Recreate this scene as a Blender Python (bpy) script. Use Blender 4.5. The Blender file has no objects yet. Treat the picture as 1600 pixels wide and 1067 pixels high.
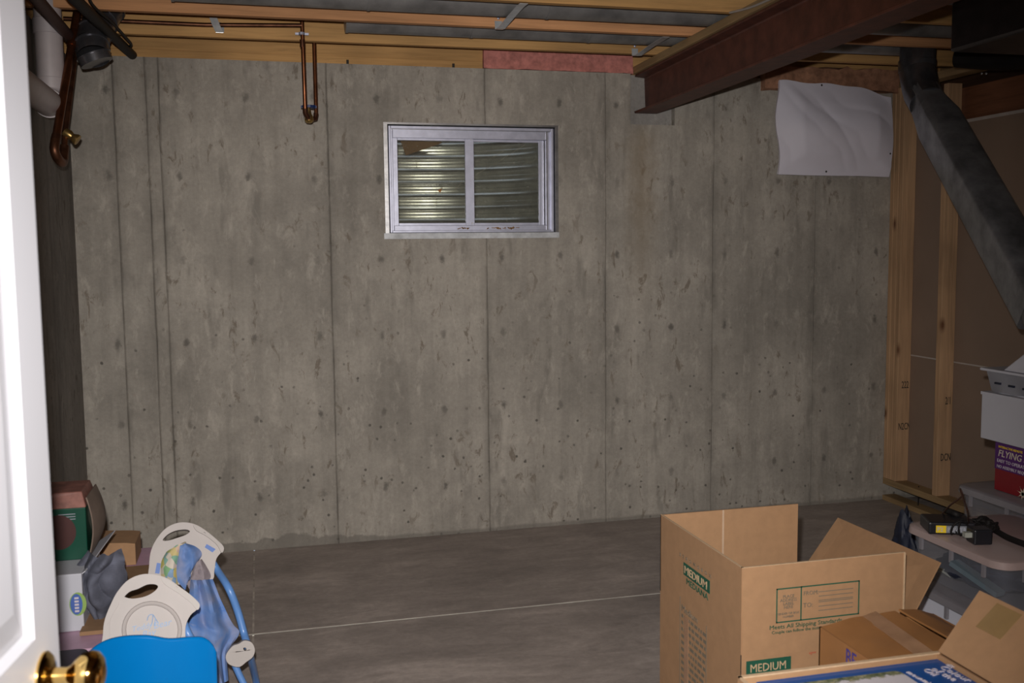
import bpy, bmesh, math, random
from mathutils import Vector, Matrix, noise
random.seed(7)
SC = bpy.context.scene
COL = SC.collection
PI = math.pi
# ------------------------------------------------------------------ camera
F, PITCH, YAW, ROLL, EYE, D = 1561.8, .0941, .247, -.0103, 1.559, 5.264   # D: distance of the back wall
fw = Vector((math.sin(YAW)*math.cos(PITCH), math.cos(YAW)*math.cos(PITCH), -math.sin(PITCH)))
rt = Vector((math.cos(YAW), -math.sin(YAW), 0)); up0 = rt.cross(fw)
cx = math.cos(ROLL)*rt + math.sin(ROLL)*up0
cy = -math.sin(ROLL)*rt + math.cos(ROLL)*up0
EYEP = Vector((0, 0, EYE))
cam_d = bpy.data.cameras.new('camera'); cam = bpy.data.objects.new('camera', cam_d); COL.objects.link(cam)
cam_d.sensor_width = 36; cam_d.lens = F/1600*36; cam_d.clip_start = .05
cam.matrix_world = Matrix(((cx.x, cy.x, -fw.x, 0), (cx.y, cy.y, -fw.y, 0), (cx.z, cy.z, -fw.z, EYE), (0, 0, 0, 1)))
cam_d.dof.use_dof = True; cam_d.dof.focus_distance = 4.6; cam_d.dof.aperture_fstop = 6.3
SC.camera = cam
# ------------------------------------------------------------------ world, lights, exposure
w = bpy.data.worlds.new('world'); SC.world = w; w.use_nodes = True
bg = w.node_tree.nodes['Background']; bg.inputs[0].default_value = (.55, .62, .75, 1); bg.inputs[1].default_value = .6
vs = SC.view_settings; vs.view_transform = 'Standard'; vs.look = 'None'; vs.exposure = 0; vs.gamma = 1; vs.use_curve_mapping = False
def lamp(name, typ, loc, energy, color=(1, 1, 1), aim=None, **k):
    l = bpy.data.lights.new(name, typ); o = bpy.data.objects.new(name, l); COL.objects.link(o)
    l.energy = energy; l.color = color; o.location = loc
    if aim is not None: o.rotation_euler = (Vector(aim) - Vector(loc)).to_track_quat('-Z', 'Y').to_euler()
    for a, b in k.items(): setattr(l, a, b)
    return o
# the camera's own flash, just above and left of the lens
FL = EYEP + cy*.11 - cx*.035 + fw*.02
lamp('camera_flash', 'SPOT', FL, 480, (1, .965, .93), FL + fw - cy*.12 - cx*.06, shadow_soft_size=.018, spot_size=math.radians(80), spot_blend=1)
SC.cycles.max_bounces = 6; SC.cycles.diffuse_bounces = 3
SC.cycles.use_denoising = True
SC.cycles.sample_clamp_indirect = 5

# ------------------------------------------------------------------ where a sight line meets a plane
def ray(px, py): return fw + cx*((px-800)/F) - cy*((py-533.5)/F)
def aY(px, py, Y): r = ray(px, py); return EYEP + r*(Y/r.y)
def aX(px, py, X): r = ray(px, py); return EYEP + r*(X/r.x)
def aZ(px, py, Z): r = ray(px, py); return EYEP + r*((Z-EYE)/r.z)
def aP(px, py, P0, N): r = ray(px, py); return EYEP + r*((P0-EYEP).dot(N)/r.dot(N))

# ------------------------------------------------------------------ materials
def nt(name):
    m = bpy.data.materials.new(name); m.use_nodes = True
    n = m.node_tree.nodes; l = m.node_tree.links
    return m, n, l, n['Principled BSDF']
def rgb(c): return (c[0], c[1], c[2], 1)
def NN(n, t, **k):
    x = n.new(t)
    for a, b in k.items(): setattr(x, a, b)
    return x
def coords(n, l, scale=(1, 1, 1), world=False):
    mp = n.new('ShaderNodeMapping'); mp.inputs['Scale'].default_value = scale
    if world:
        g = n.new('ShaderNodeNewGeometry'); l.new(g.outputs['Position'], mp.inputs[0])
    else:
        t = n.new('ShaderNodeTexCoord'); l.new(t.outputs['Object'], mp.inputs[0])
    return mp.outputs[0]
def noi(n, l, vec, scale, detail=4, rough=.6, dist=0):
    x = n.new('ShaderNodeTexNoise'); x.inputs['Scale'].default_value = scale; x.inputs['Detail'].default_value = detail
    x.inputs['Roughness'].default_value = rough; x.inputs['Distortion'].default_value = dist; l.new(vec, x.inputs['Vector']); return x.outputs[0]
def ramp(n, l, fac, stops):
    r = n.new('ShaderNodeValToRGB'); e = r.color_ramp.elements
    while len(e) < len(stops): e.new(.5)
    for i, (p, c) in enumerate(stops):
        e[i].position = p; e[i].color = rgb(c) if not isinstance(c, (int, float)) else (c, c, c, 1)
    l.new(fac, r.inputs[0]); return r.outputs[0]
def mix(n, l, fac, a, b, typ='MIX'):
    m = n.new('ShaderNodeMix'); m.data_type = 'RGBA'; m.blend_type = typ
    for i, v in ((0, fac), (6, a), (7, b)):
        if isinstance(v, (int, float)): m.inputs[i].default_value = v
        elif isinstance(v, tuple): m.inputs[i].default_value = rgb(v)
        else: l.new(v, m.inputs[i])
    return m.outputs[2]
def math_(n, l, op, a, b=None, c=None):
    m = n.new('ShaderNodeMath'); m.operation = op
    for i, v in enumerate((a, b, c)):
        if v is None: continue
        if isinstance(v, (int, float)): m.inputs[i].default_value = v
        else: l.new(v, m.inputs[i])
    return m.outputs[0]
def bump(n, l, b, h, strength=.3, dist=.01):
    x = n.new('ShaderNodeBump'); x.inputs['Strength'].default_value = strength; x.inputs['Distance'].default_value = dist
    l.new(h, x.inputs['Height']); l.new(x.outputs[0], b.inputs['Normal'])
MC = {}
def mat(name, c, rough=.6, metal=0, var=.12, scale=12, bmp=.0, coat=0, alpha=1, spec=.5, stretch=(1, 1, 1), bs=60):
    if name in MC: return MC[name]
    m, n, l, b = nt(name); v = coords(n, l, stretch)
    f = noi(n, l, v, scale, 5)
    d = tuple(x*(1-var) for x in c); u = tuple(min(1, x*(1+var)) for x in c)
    l.new(ramp(n, l, f, [(.3, d), (.7, u)]), b.inputs['Base Color'])
    b.inputs['Roughness'].default_value = rough; b.inputs['Metallic'].default_value = metal
    b.inputs['Coat Weight'].default_value = coat; b.inputs['Alpha'].default_value = alpha
    b.inputs['Specular IOR Level'].default_value = spec
    if bmp: bump(n, l, b, noi(n, l, v, bs, 4), bmp, .004)
    MC[name] = m; return m
def wood(name, c, axis=0, dark=.7):
    if name in MC: return MC[name]
    m, n, l, b = nt(name)
    s = [14, 14, 14]; s[axis] = .7
    v = coords(n, l, tuple(s), True); v2 = coords(n, l, (1, 1, 1), True)
    g = noi(n, l, v, 3.2, 6, .65, .8)
    col = ramp(n, l, g, [(.25, tuple(x*dark for x in c)), (.5, c), (.75, tuple(min(1, x*1.18) for x in c))])
    big = ramp(n, l, noi(n, l, v2, 1.7, 2), [(.35, .78), (.65, 1.1)])
    col = mix(n, l, 1, col, big, 'MULTIPLY')
    # knots
    s = [5.5, 5.5, 5.5]; s[axis] = 2.6
    vo = n.new('ShaderNodeTexVoronoi'); vo.inputs['Scale'].default_value = 1; vo.inputs['Randomness'].default_value = 1
    l.new(coords(n, l, tuple(s), True), vo.inputs['Vector'])
    k = ramp(n, l, vo.outputs['Distance'], [(.03, 1), (.09, .35), (.14, 0)])
    col = mix(n, l, k, col, (c[0]*.3, c[1]*.22, c[2]*.2))
    l.new(col, b.inputs['Base Color']); b.inputs['Roughness'].default_value = .75
    b.inputs['Specular IOR Level'].default_value = .25
    bump(n, l, b, g, .25, .003); MC[name] = m; return m

SEAMS = [-.655, -.505, -.445, .365, 1.19, 1.864, 2.51, 3.157]
def concrete(name, c, axis='X', seams=(), marks=True, streak=1.0):
    m, n, l, b = nt(name)
    v = coords(n, l, (1, 1, 1), True)
    sx = n.new('ShaderNodeSeparateXYZ'); l.new(v, sx.inputs[0])
    X = sx.outputs[axis]; Z = sx.outputs['Z']
    st = coords(n, l, (9, 9, .55), True)
    s1 = noi(n, l, st, 1.4, 5, .6, .3)
    s2 = noi(n, l, coords(n, l, (38, 38, 1.6), True), 1, 4)
    big = noi(n, l, v, 1.3, 5, .6)
    fine = noi(n, l, v, 70, 4, .7)
    mid = noi(n, l, v, 9, 5, .65)
    col = ramp(n, l, big, [(.32, tuple(x*.74 for x in c)), (.68, tuple(x*1.14 for x in c))])
    col = mix(n, l, .45*streak, col, ramp(n, l, s1, [(.3, .66), (.55, 1), (.75, 1.08)]), 'MULTIPLY')
    col = mix(n, l, .13*streak, col, ramp(n, l, s2, [(.3, .7), (.6, 1.05)]), 'MULTIPLY')
    col = mix(n, l, .6, col, ramp(n, l, mid, [(.3, .82), (.7, 1.14)]), 'MULTIPLY')
    col = mix(n, l, .5, col, ramp(n, l, fine, [(.3, .8), (.7, 1.18)]), 'MULTIPLY')
    # bug holes
    vo = n.new('ShaderNodeTexVoronoi'); vo.inputs['Scale'].default_value = 15; l.new(v, vo.inputs['Vector'])
    hole = ramp(n, l, math_(n, l, 'ADD', vo.outputs['Distance'], math_(n, l, 'MULTIPLY', fine, .16)), [(.16, 1), (.22, 0)])
    # more of them low on the wall
    dens = ramp(n, l, math_(n, l, 'ADD', math_(n, l, 'MULTIPLY', Z, -.22), math_(n, l, 'ADD', mid, .22)), [(.38, 0), (.62, 1)])
    col = mix(n, l, math_(n, l, 'MULTIPLY', hole, dens), col, tuple(x*.33 for x in c))
    # vertical smears
    sm = noi(n, l, coords(n, l, (13, 13, 3.0), True), 1, 3, .5)
    col = mix(n, l, ramp(n, l, sm, [(.62, 0), (.72, .5)]), col, tuple(x*.5 for x in c))
    # irregular dark and pale patches left by the forms
    bl = noi(n, l, coords(n, l, (19, 19, 8), True), 1, 6, .7, .6)
    col = mix(n, l, math_(n, l, 'MULTIPLY', ramp(n, l, bl, [(.575, 0), (.635, .75)]), ramp(n, l, noi(n, l, v, 2.6, 3), [(.42, 0), (.56, 1)])), col, (c[0]*.46, c[1]*.41, c[2]*.36))
    pl = noi(n, l, coords(n, l, (11, 11, 5), True), 1.3, 6, .75, .4)
    col = mix(n, l, ramp(n, l, pl, [(.54, 0), (.68, .5)]), col, tuple(x*1.4 for x in c))
    if marks:
        # tie marks in a regular grid
        dx = math_(n, l, 'ADD', X, math_(n, l, 'MULTIPLY', mid, .03)); dz = math_(n, l, 'ADD', Z, math_(n, l, 'MULTIPLY', noi(n, l, v, 5, 2), .06))
        fx = math_(n, l, 'PINGPONG', math_(n, l, 'ADD', dx, .02), .164); fz = math_(n, l, 'PINGPONG', math_(n, l, 'ADD', dz, .10), .205)
        rr = math_(n, l, 'SQRT', math_(n, l, 'ADD', math_(n, l, 'POWER', fx, 2), math_(n, l, 'POWER', math_(n, l, 'MULTIPLY', fz, .6), 2)))
        rr = math_(n, l, 'ADD', rr, math_(n, l, 'MULTIPLY', noi(n, l, v, 34, 4, .7), .040))
        tie = math_(n, l, 'MULTIPLY', ramp(n, l, rr, [(.026, .95), (.038, .0)]), ramp(n, l, noi(n, l, v, 2.3, 3, .7), [(.36, .3), (.58, 1)]))
        col = mix(n, l, tie, col, tuple(x*.38 for x in c))
        # rust and damp near the wall's foot and a brown leak under the beam pocket
        ru = ramp(n, l, math_(n, l, 'ADD', math_(n, l, 'ABSOLUTE', math_(n, l, 'SUBTRACT', X, 2.08)), math_(n, l, 'MULTIPLY', mid, .16)), [(.1, .55), (.24, 0)])
        ru = math_(n, l, 'MULTIPLY', ru, ramp(n, l, Z, [(.0, 0), (.62, 0), (.8, .9), (.885, 1)]))
        zz = n.new('ShaderNodeMapRange'); zz.inputs[1].default_value = 0; zz.inputs[2].default_value = 2.5; l.new(Z, zz.inputs[0])
        ru = math_(n, l, 'MULTIPLY', ramp(n, l, math_(n, l, 'ADD', math_(n, l, 'ABSOLUTE', math_(n, l, 'SUBTRACT', X, 2.08)), math_(n, l, 'MULTIPLY', mid, .16)), [(.08, .5), (.2, 0)]),
                   ramp(n, l, zz.outputs[0], [(.45, 0), (.75, 1), (.86, 1), (.9, 0)]))
        col = mix(n, l, ru, col, (c[0]*.72, c[1]*.6, c[2]*.44))
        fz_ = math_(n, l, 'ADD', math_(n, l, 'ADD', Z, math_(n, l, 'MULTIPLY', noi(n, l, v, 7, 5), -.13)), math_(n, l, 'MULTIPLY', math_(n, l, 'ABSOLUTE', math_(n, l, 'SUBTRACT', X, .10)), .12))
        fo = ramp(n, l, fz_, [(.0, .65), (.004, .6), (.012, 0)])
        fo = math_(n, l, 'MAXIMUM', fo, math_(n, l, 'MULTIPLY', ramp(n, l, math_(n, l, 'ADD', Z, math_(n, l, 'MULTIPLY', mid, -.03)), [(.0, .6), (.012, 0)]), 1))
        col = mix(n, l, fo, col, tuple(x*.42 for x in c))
    for i, s in enumerate(seams):
        d = math_(n, l, 'ABSOLUTE', math_(n, l, 'SUBTRACT', math_(n, l, 'ADD', X, math_(n, l, 'MULTIPLY', mid, .016)), s+.008))
        k = ramp(n, l, d, [(.002, .5), (.008, .22), (.045, 0)])
        k = math_(n, l, 'MULTIPLY', k, ramp(n, l, noi(n, l, coords(n, l, (6, 6, 2.2), True), 1.0+i*.1, 4), [(.34, .2), (.62, 1.3)]))
        col = mix(n, l, k, col, tuple(x*.3 for x in c))
    l.new(col, b.inputs['Base Color']); b.inputs['Roughness'].default_value = .85; b.inputs['Specular IOR Level'].default_value = .25
    h = math_(n, l, 'ADD', math_(n, l, 'MULTIPLY', hole, -.6), math_(n, l, 'ADD', math_(n, l, 'MULTIPLY', fine, .4), mid))
    bump(n, l, b, h, .35, .004)
    return m
def floor_mat():
    m, n, l, b = nt('slab_concrete'); v = coords(n, l, (1, 1, 1), True)
    c = (.36, .305, .275)
    big = noi(n, l, coords(n, l, (1, 2.2, 1), True), 1.5, 6, .65, .5); fine = noi(n, l, v, 40, 4, .7); mid = noi(n, l, coords(n, l, (3, 7, 1), True), 2, 6, .7, 1)
    col = ramp(n, l, big, [(.3, tuple(x*.72 for x in c)), (.55, c), (.75, tuple(x*1.4 for x in c))])
    col = mix(n, l, .7, col, ramp(n, l, mid, [(.3, .75), (.7, 1.3)]), 'MULTIPLY')
    col = mix(n, l, .4, col, ramp(n, l, fine, [(.3, .75), (.7, 1.2)]), 'MULTIPLY')
    l.new(col, b.inputs['Base Color'])
    l.new(ramp(n, l, mid, [(.3, .5), (.7, .75)]), b.inputs['Roughness']); b.inputs['Specular IOR Level'].default_value = .4
    bump(n, l, b, math_(n, l, 'ADD', big, math_(n, l, 'MULTIPLY', fine, .2)), .2, .006); return m

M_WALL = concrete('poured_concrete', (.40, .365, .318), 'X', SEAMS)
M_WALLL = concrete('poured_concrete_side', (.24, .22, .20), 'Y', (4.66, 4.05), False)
M_PATCH = concrete('grout', (.34, .32, .30), 'X', (), False, .3)
M_FLOOR = floor_mat()
M_JOINT = mat('joint_dust', (.80, .74, .66), .95, var=.35, scale=9)
M_JX = wood('fir_joist', (.56, .32, .125), 0)
M_JX2 = wood('fir_joist_red', (.60, .30, .14), 0)
M_SZ = wood('fir_stud', (.56, .35, .20), 2)
M_PY = wood('fir_plate', (.36, .24, .12), 1)
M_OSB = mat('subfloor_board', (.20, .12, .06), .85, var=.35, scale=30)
M_DRY = mat('gypsum_back_paper', (.27, .19, .14), .9, var=.06, scale=4)
M_GYP = mat('gypsum_core', (.5, .44, .40), .9)
M_STEEL = mat('red_oxide_primer', (.105, .034, .022), .55, var=.35, scale=14, bmp=.2, bs=25)
M_GALV = mat('galvanized_steel', (.42, .42, .43), .34, 1, var=.25, scale=8, stretch=(1, 3, 3), bmp=.05)
M_GALVD = mat('dull_galvanized', (.24, .235, .235), .40, .45, var=.3, scale=9, bmp=.05)
M_GALVDK = mat('old_galvanized', (.15, .15, .165), .3, .7, var=.4, scale=7, bmp=.06)
M_ALU = mat('mill_aluminium', (.52, .53, .64), .42, .65, var=.12, scale=20)
M_COP = mat('aged_copper', (.20, .075, .034), .36, .9, var=.4, scale=16)
M_COPD = mat('dark_copper', (.13, .055, .03), .45, .85, var=.5, scale=16)
M_BRASS = mat('valve_brass', (.42, .28, .10), .35, .9, var=.3, scale=30)
M_POL = mat('polished_brass', (.85, .58, .2), .07, 1, var=.02)
M_PVC = mat('white_pvc', (.50, .45, .46), .45, var=.06)
M_BLK = mat('black_pipe', (.012, .010, .010), .6, 0, var=.3, spec=.2)
M_BLKP = mat('black_plastic', (.012, .012, .016), .38, var=.2)
M_DOOR = mat('white_door_paint', (.50, .50, .54), .4, var=.015, scale=2)
M_CARD = mat('cardboard', (.36, .205, .105), .85, var=.07, scale=30, bmp=.05)
M_CARDL = mat('cardboard_cut_edge', (.52, .36, .22), .9, var=.1, scale=80)
M_CARDT = mat('taped_cardboard', (.34, .155, .055), .5, var=.14, scale=7, coat=.15)
M_CARDD = mat('old_cardboard', (.27, .155, .08), .85, var=.15, scale=12)
M_GREEN = mat('green_print', (.012, .085, .05), .6)
M_GREY_T = mat('faded_print', (.17, .14, .10), .8)
M_BLUEINK = mat('blue_ink', (.07, .05, .25), .7)
M_REDINK = mat('red_ink', (.45, .10, .05), .7)
M_BLUEB = mat('blue_box_print', (.005, .075, .30), .35, var=.12, scale=3, coat=.3)
M_PHOTO = None
M_WHITE = mat('white_print', (.6, .58, .62), .5, var=.04)
M_WCARD = mat('white_coated_card', (.48, .48, .53), .55, var=.04, scale=5)
M_WPL = mat('cream_plastic', (.45, .41, .395), .5, var=.03, spec=.25)
M_WPL2 = mat('cream_plastic_trim', (.38, .345, .325), .5, var=.04)
M_BLUEP = mat('blue_moulded_plastic', (.0, .155, .46), .22, var=.02, coat=.4)
M_BTUBE = mat('light_blue_tube', (.12, .27, .60), .35, var=.04, coat=.2)
M_BLANK = mat('white_vinyl_facing', (.76, .73, .82), .55, var=.04, scale=3)
M_PINKINS = mat('pink_fibreglass', (.52, .20, .17), .95, var=.3, scale=30, bmp=.6, bs=40)
M_TANINS = mat('tan_fibreglass', (.34, .17, .10), .95, var=.35, scale=26, bmp=.6, bs=40)
M_GREYF = mat('grey_cloth', (.10, .105, .14), .9, var=.3, scale=14, bmp=.2)
M_PURP = mat('purple_print', (.075, .012, .13), .45, var=.1)
M_RED = mat('red_print', (.20, .006, .012), .45, var=.1)
M_YEL = mat('yellow_label', (.85, .60, .02), .5)
M_LGREY = mat('label_grey', (.22, .23, .26), .5)
M_MAG = mat('magenta_plastic', (.22, .015, .10), .4)
M_PINK = mat('pale_pink_plastic', (.50, .31, .42), .45)
M_DPUR = mat('dark_purple_plastic', (.02, .004, .018), .4)
M_DGRN = mat('dark_green_print', (.0, .05, .028), .4, coat=.2)
M_TAPE = mat('packing_tape', (.28, .18, .08), .15, var=.1, coat=.6)
M_TAPEC = mat('clear_tape', (.37, .21, .12), .2, var=.2, coat=.6)
M_CREASE = mat('pale_crease', (.50, .35, .24), .6)  # paler cardboard colour for the seam line
M_TXTW = mat('white_ink', (.55, .50, .55), .6)
M_DARKS = mat('dark_stuff', (.010, .014, .032), .6, var=.5, scale=14)
M_LEAF = mat('dry_leaf', (.32, .17, .06), .8, var=.4, scale=60)
M_STAMP = mat('stamp_ink', (.03, .025, .02), .8)
M_BLUEH = mat('blue_handwheel', (.01, .03, .12), .4)
def fabric_blue():
    m, n, l, b = nt('blue_quilted_fabric'); v = coords(n, l)
    f = noi(n, l, v, 9, 3, .5, 1)
    l.new(ramp(n, l, f, [(.35, (.20, .24, .40)), (.5, (.13, .22, .46)), (.62, (.07, .17, .44)), (.72, (.22, .27, .44))]), b.inputs['Base Color'])
    b.inputs['Roughness'].default_value = .75; bump(n, l, b, noi(n, l, v, 120, 2), .2, .002); return m
def fabric_print():
    m, n, l, b = nt('patterned_fabric'); v = coords(n, l, (1, 1, 1))
    vo = n.new('ShaderNodeTexVoronoi'); vo.inputs['Scale'].default_value = 42; l.new(v, vo.inputs['Vector'])
    sp = n.new('ShaderNodeSeparateColor'); l.new(vo.outputs['Color'], sp.inputs[0])
    l.new(ramp(n, l, sp.outputs[0], [(.1, (.55, .5, .42)), (.35, (.55, .42, .10)), (.5, (.20, .38, .20)), (.7, (.22, .34, .5)), (.85, (.6, .55, .48)), (.95, (.5, .22, .08))]), b.inputs['Base Color'])
    b.inputs['Roughness'].default_value = .8; return m
def photo_mat():
    m, n, l, b = nt('mountain_picture_print'); v = coords(n, l, (1, 1, 1))
    sx = n.new('ShaderNodeSeparateXYZ'); l.new(v, sx.inputs[0])
    f = noi(n, l, v, 45, 5, .7)
    col = ramp(n, l, f, [(.35, (.05, .07, .04)), (.5, (.16, .18, .10)), (.6, (.35, .32, .2)), (.75, (.5, .42, .35))])
    k = ramp(n, l, math_(n, l, 'ADD', sx.outputs['Y'], math_(n, l, 'MULTIPLY', f, .03)), [(.0, 0), (.001, 0)])
    yy = n.new('ShaderNodeMapRange'); yy.inputs[1].default_value = -.21; yy.inputs[2].default_value = .21
    l.new(math_(n, l, 'ADD', sx.outputs['Y'], math_(n, l, 'MULTIPLY', f, .05)), yy.inputs[0])
    k = ramp(n, l, yy.outputs[0], [(.985, 0), (.998, 1)])
    l.new(mix(n, l, k, (.62, .58, .62), col), b.inputs['Base Color']); b.inputs['Roughness'].default_value = .4; return m
def clear_plastic(name, c, alpha, rough=.25):
    m = mat(name, c, rough, var=.12, scale=5, alpha=alpha); return m
def glass_mat():
    m, n, l, b = nt('dusty_window_glass')
    tr = n.new('ShaderNodeBsdfTransparent'); tr.inputs[0].default_value = (.93, .95, .93, 1)
    gl = n.new('ShaderNodeBsdfGlossy'); gl.inputs['Roughness'].default_value = .03
    df = n.new('ShaderNodeBsdfDiffuse'); df.inputs[0].default_value = (.5, .46, .4, 1)
    fr = n.new('ShaderNodeFresnel'); fr.inputs[0].default_value = 1.45
    mx = n.new('ShaderNodeMixShader'); l.new(fr.outputs[0], mx.inputs[0]); l.new(tr.outputs[0], mx.inputs[1]); l.new(gl.outputs[0], mx.inputs[2])
    f = ramp(n, l, noi(n, l, coords(n, l, (1, 1, 1), True), 110, 3, .6), [(.60, .03), (.72, .30)])
    m2 = n.new('ShaderNodeMixShader'); l.new(f, m2.inputs[0]); l.new(mx.outputs[0], m2.inputs[1]); l.new(df.outputs[0], m2.inputs[2])
    l.new(m2.outputs[0], n['Material Output'].inputs[0]); return m
M_FAB = fabric_blue(); M_PAT = fabric_print(); M_PHOTO = photo_mat(); M_GLASS = glass_mat()
M_BIN = clear_plastic('milky_clear_plastic', (.34, .35, .40), .28)
M_BINL = mat('milky_pinkish_lid', (.42, .32, .305), .3, var=.08, scale=5, alpha=.93)
M_BINL2 = mat('milky_grey_lid', (.26, .245, .27), .3, var=.15, scale=6, alpha=.85)

# ------------------------------------------------------------------ mesh helpers
class B:
    def __init__(s): s.bm = bmesh.new()
    def pts(s, vs, fs):
        v = [s.bm.verts.new(p) for p in vs]
        for f in fs: s.bm.faces.new([v[i] for i in f])
        return s
    def box(s, x0, x1, y0, y1, z0, z1, M=None):
        p = [Vector((x, y, z)) for z in (z0, z1) for y in (y0, y1) for x in (x0, x1)]
        if M is not None: p = [M @ q for q in p]
        return s.pts(p, [(0, 2, 3, 1), (4, 5, 7, 6), (0, 1, 5, 4), (2, 6, 7, 3), (0, 4, 6, 2), (1, 3, 7, 5)])
    def hexa(s, bot, top):
        return s.pts(list(bot)+list(top), [(3, 2, 1, 0), (4, 5, 6, 7), (0, 1, 5, 4), (1, 2, 6, 5), (2, 3, 7, 6), (3, 0, 4, 7)])
    def panel(s, a, b_, c, d, t):                          # a sheet a,b,c,d with thickness t
        a, b_, c, d = map(Vector, (a, b_, c, d)); n_ = (b_-a).cross(d-a).normalized()*t
        return s.hexa((a, b_, c, d), (a+n_, b_+n_, c+n_, d+n_))
    def tube(s, path, r, seg=12, cap=True, section=None, upv=None):
        path = [Vector(p) for p in path]; rs = r if isinstance(r, (list, tuple)) else [r]*len(path)
        rings = []; prev = None
        for i, p in enumerate(path):
            d = (path[min(i+1, len(path)-1)] - path[max(i-1, 0)]).normalized()
            if prev is None:
                a = Vector(upv) if upv else (Vector((0, 0, 1)) if abs(d.z) < .9 else Vector((0, 1, 0)))
                u = (a - d*a.dot(d)).normalized()
            else: u = (prev - d*prev.dot(d)).normalized()
            prev = u; w_ = d.cross(u)
            sec = (section[i] if section and isinstance(section[0], list) else section) or [(math.cos(2*PI*k/seg), math.sin(2*PI*k/seg)) for k in range(seg)]
            rings.append([s.bm.verts.new(p + (u*a_ + w_*b_)*rs[i]) for a_, b_ in sec])
        for A, C in zip(rings, rings[1:]):
            m = len(A)
            for k in range(m): s.bm.faces.new((A[k], A[(k+1) % m], C[(k+1) % m], C[k]))
        if cap: s.bm.faces.new(rings[0][::-1]); s.bm.faces.new(rings[-1])
        return s
    def lathe(s, c, axis, prof, seg=24):                   # prof: (distance along axis, radius)
        axis = Vector(axis).normalized(); c = Vector(c)
        return s.tube([c+axis*h for h, _ in prof], [max(r, 1e-4) for _, r in prof], seg)
    def prism(s, outline, z0, z1, top=None):
        top = top or outline; n_ = len(outline)
        return s.pts([(x, y, z0) for x, y in outline]+[(x, y, z1) for x, y in top],
                     [tuple(range(n_))[::-1], tuple(range(n_, 2*n_))]+[(i, (i+1) % n_, n_+(i+1) % n_, n_+i) for i in range(n_)])
def rrect(x0, x1, y0, y1, r, k=5):
    o = []
    for cx_, cy_, a in ((x1-r, y0+r, -90), (x1-r, y1-r, 0), (x0+r, y1-r, 90), (x0+r, y0+r, 180)):
        for i in range(k+1):
            t = math.radians(a+90*i/k); o.append((cx_+r*math.cos(t), cy_+r*math.sin(t)))
    return o
def smooth_path(pts, n=6, closed=False):
    P = [Vector(p) for p in pts]; out = []; N = len(P)
    rng = range(N) if closed else range(N-1)
    for i in rng:
        g = (lambda j: P[j % N]) if closed else (lambda j: P[max(0, min(N-1, j))])
        p0, p1, p2, p3 = g(i-1), g(i), g(i+1), g(i+2)
        for k in range(n):
            t = k/n
            out.append(.5*((2*p1)+(p2-p0)*t+(2*p0-5*p1+4*p2-p3)*t*t+(3*p1-p0-3*p2+p3)*t**3))
    if not closed: out.append(P[-1])
    return out
WL = {}
def wl(o): return WL[o.name] if o is not None else Vector((0, 0, 0))
def tag(o, label=None, cat=None, group=None, kind=None):
    for k, v in (('label', label), ('category', cat), ('group', group), ('kind', kind)):
        if v: o[k] = v
    return o
def obj(name, b, m, parent=None, bev=0, smooth=False, origin=None, label=None, cat=None, group=None, kind=None):
    bm = b.bm if isinstance(b, B) else b
    bmesh.ops.recalc_face_normals(bm, faces=bm.faces)
    if origin is None:
        xs = [v.co for v in bm.verts]
        lo = Vector([min(c[i] for c in xs) for i in range(3)]); hi = Vector([max(c[i] for c in xs) for i in range(3)])
        origin = Vector(((lo.x+hi.x)/2, (lo.y+hi.y)/2, lo.z))
    origin = Vector(origin)
    for v in bm.verts: v.co -= origin
    me = bpy.data.meshes.new(name); bm.to_mesh(me); bm.free(); me.materials.append(m)
    o = bpy.data.objects.new(name, me); COL.objects.link(o); WL[o.name] = origin
    o.parent = parent; o.location = origin - wl(parent)
    if smooth:
        me.polygons.foreach_set('use_smooth', [True]*len(me.polygons))
        try: me.set_sharp_from_angle(angle=math.radians(40))
        except Exception: pass
    if bev:
        md = o.modifiers.new('edge', 'BEVEL'); md.width = bev; md.segments = 2; md.limit_method = 'ANGLE'; md.angle_limit = math.radians(35)
    return tag(o, label, cat, group, kind)
def thing(name, label, cat, loc, group=None, kind=None):
    o = bpy.data.objects.new(name, None); COL.objects.link(o); o.location = loc; o.empty_display_size = .05; WL[o.name] = Vector(loc)
    return tag(o, label, cat, group, kind)
def words(name, s, size, m, org, xd, yd, parent, align='LEFT', sx=1, label=None, th=.0006, shear=0):
    cu = bpy.data.curves.new('t', 'FONT'); cu.body = s; cu.size = size; cu.align_x = align; cu.extrude = th; cu.resolution_u = 2; cu.shear = shear
    t = bpy.data.objects.new('t', cu); COL.objects.link(t)
    me = bpy.data.meshes.new_from_object(t.evaluated_get(bpy.context.evaluated_depsgraph_get()))
    bpy.data.objects.remove(t); bpy.data.curves.remove(cu)
    bm = bmesh.new(); bm.from_mesh(me); bpy.data.meshes.remove(me)
    xd = Vector(xd).normalized(); yd = Vector(yd).normalized(); n_ = xd.cross(yd); org = Vector(org)
    for v in bm.verts: v.co = org + xd*v.co.x*sx + yd*v.co.y + n_*(v.co.z+th)
    return obj(name, bm, m, parent, label=label)
def sheet(nu, nv, fn, th=0):                              # a grid surface fn(u,v)->Vector
    b = B(); g = [[b.bm.verts.new(fn(i/nu, j/nv)) for j in range(nv+1)] for i in range(nu+1)]
    for i in range(nu):
        for j in range(nv): b.bm.faces.new((g[i][j], g[i+1][j], g[i+1][j+1], g[i][j+1]))
    if th:
        bmesh.ops.recalc_face_normals(b.bm, faces=b.bm.faces)
        bmesh.ops.solidify(b.bm, geom=b.bm.faces[:], thickness=th)
    return b

H = 2.5; XL = -.86; XR = 3.652; XD = 3.741; YN = -1.4; XE = 4.0
WX0, WX1, WZ0, WZ1 = .655, 1.592, 1.612, 2.207           # window opening
PX0, PX1, PZ0 = 2.013, 2.275, 2.226                        # beam pocket
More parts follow.
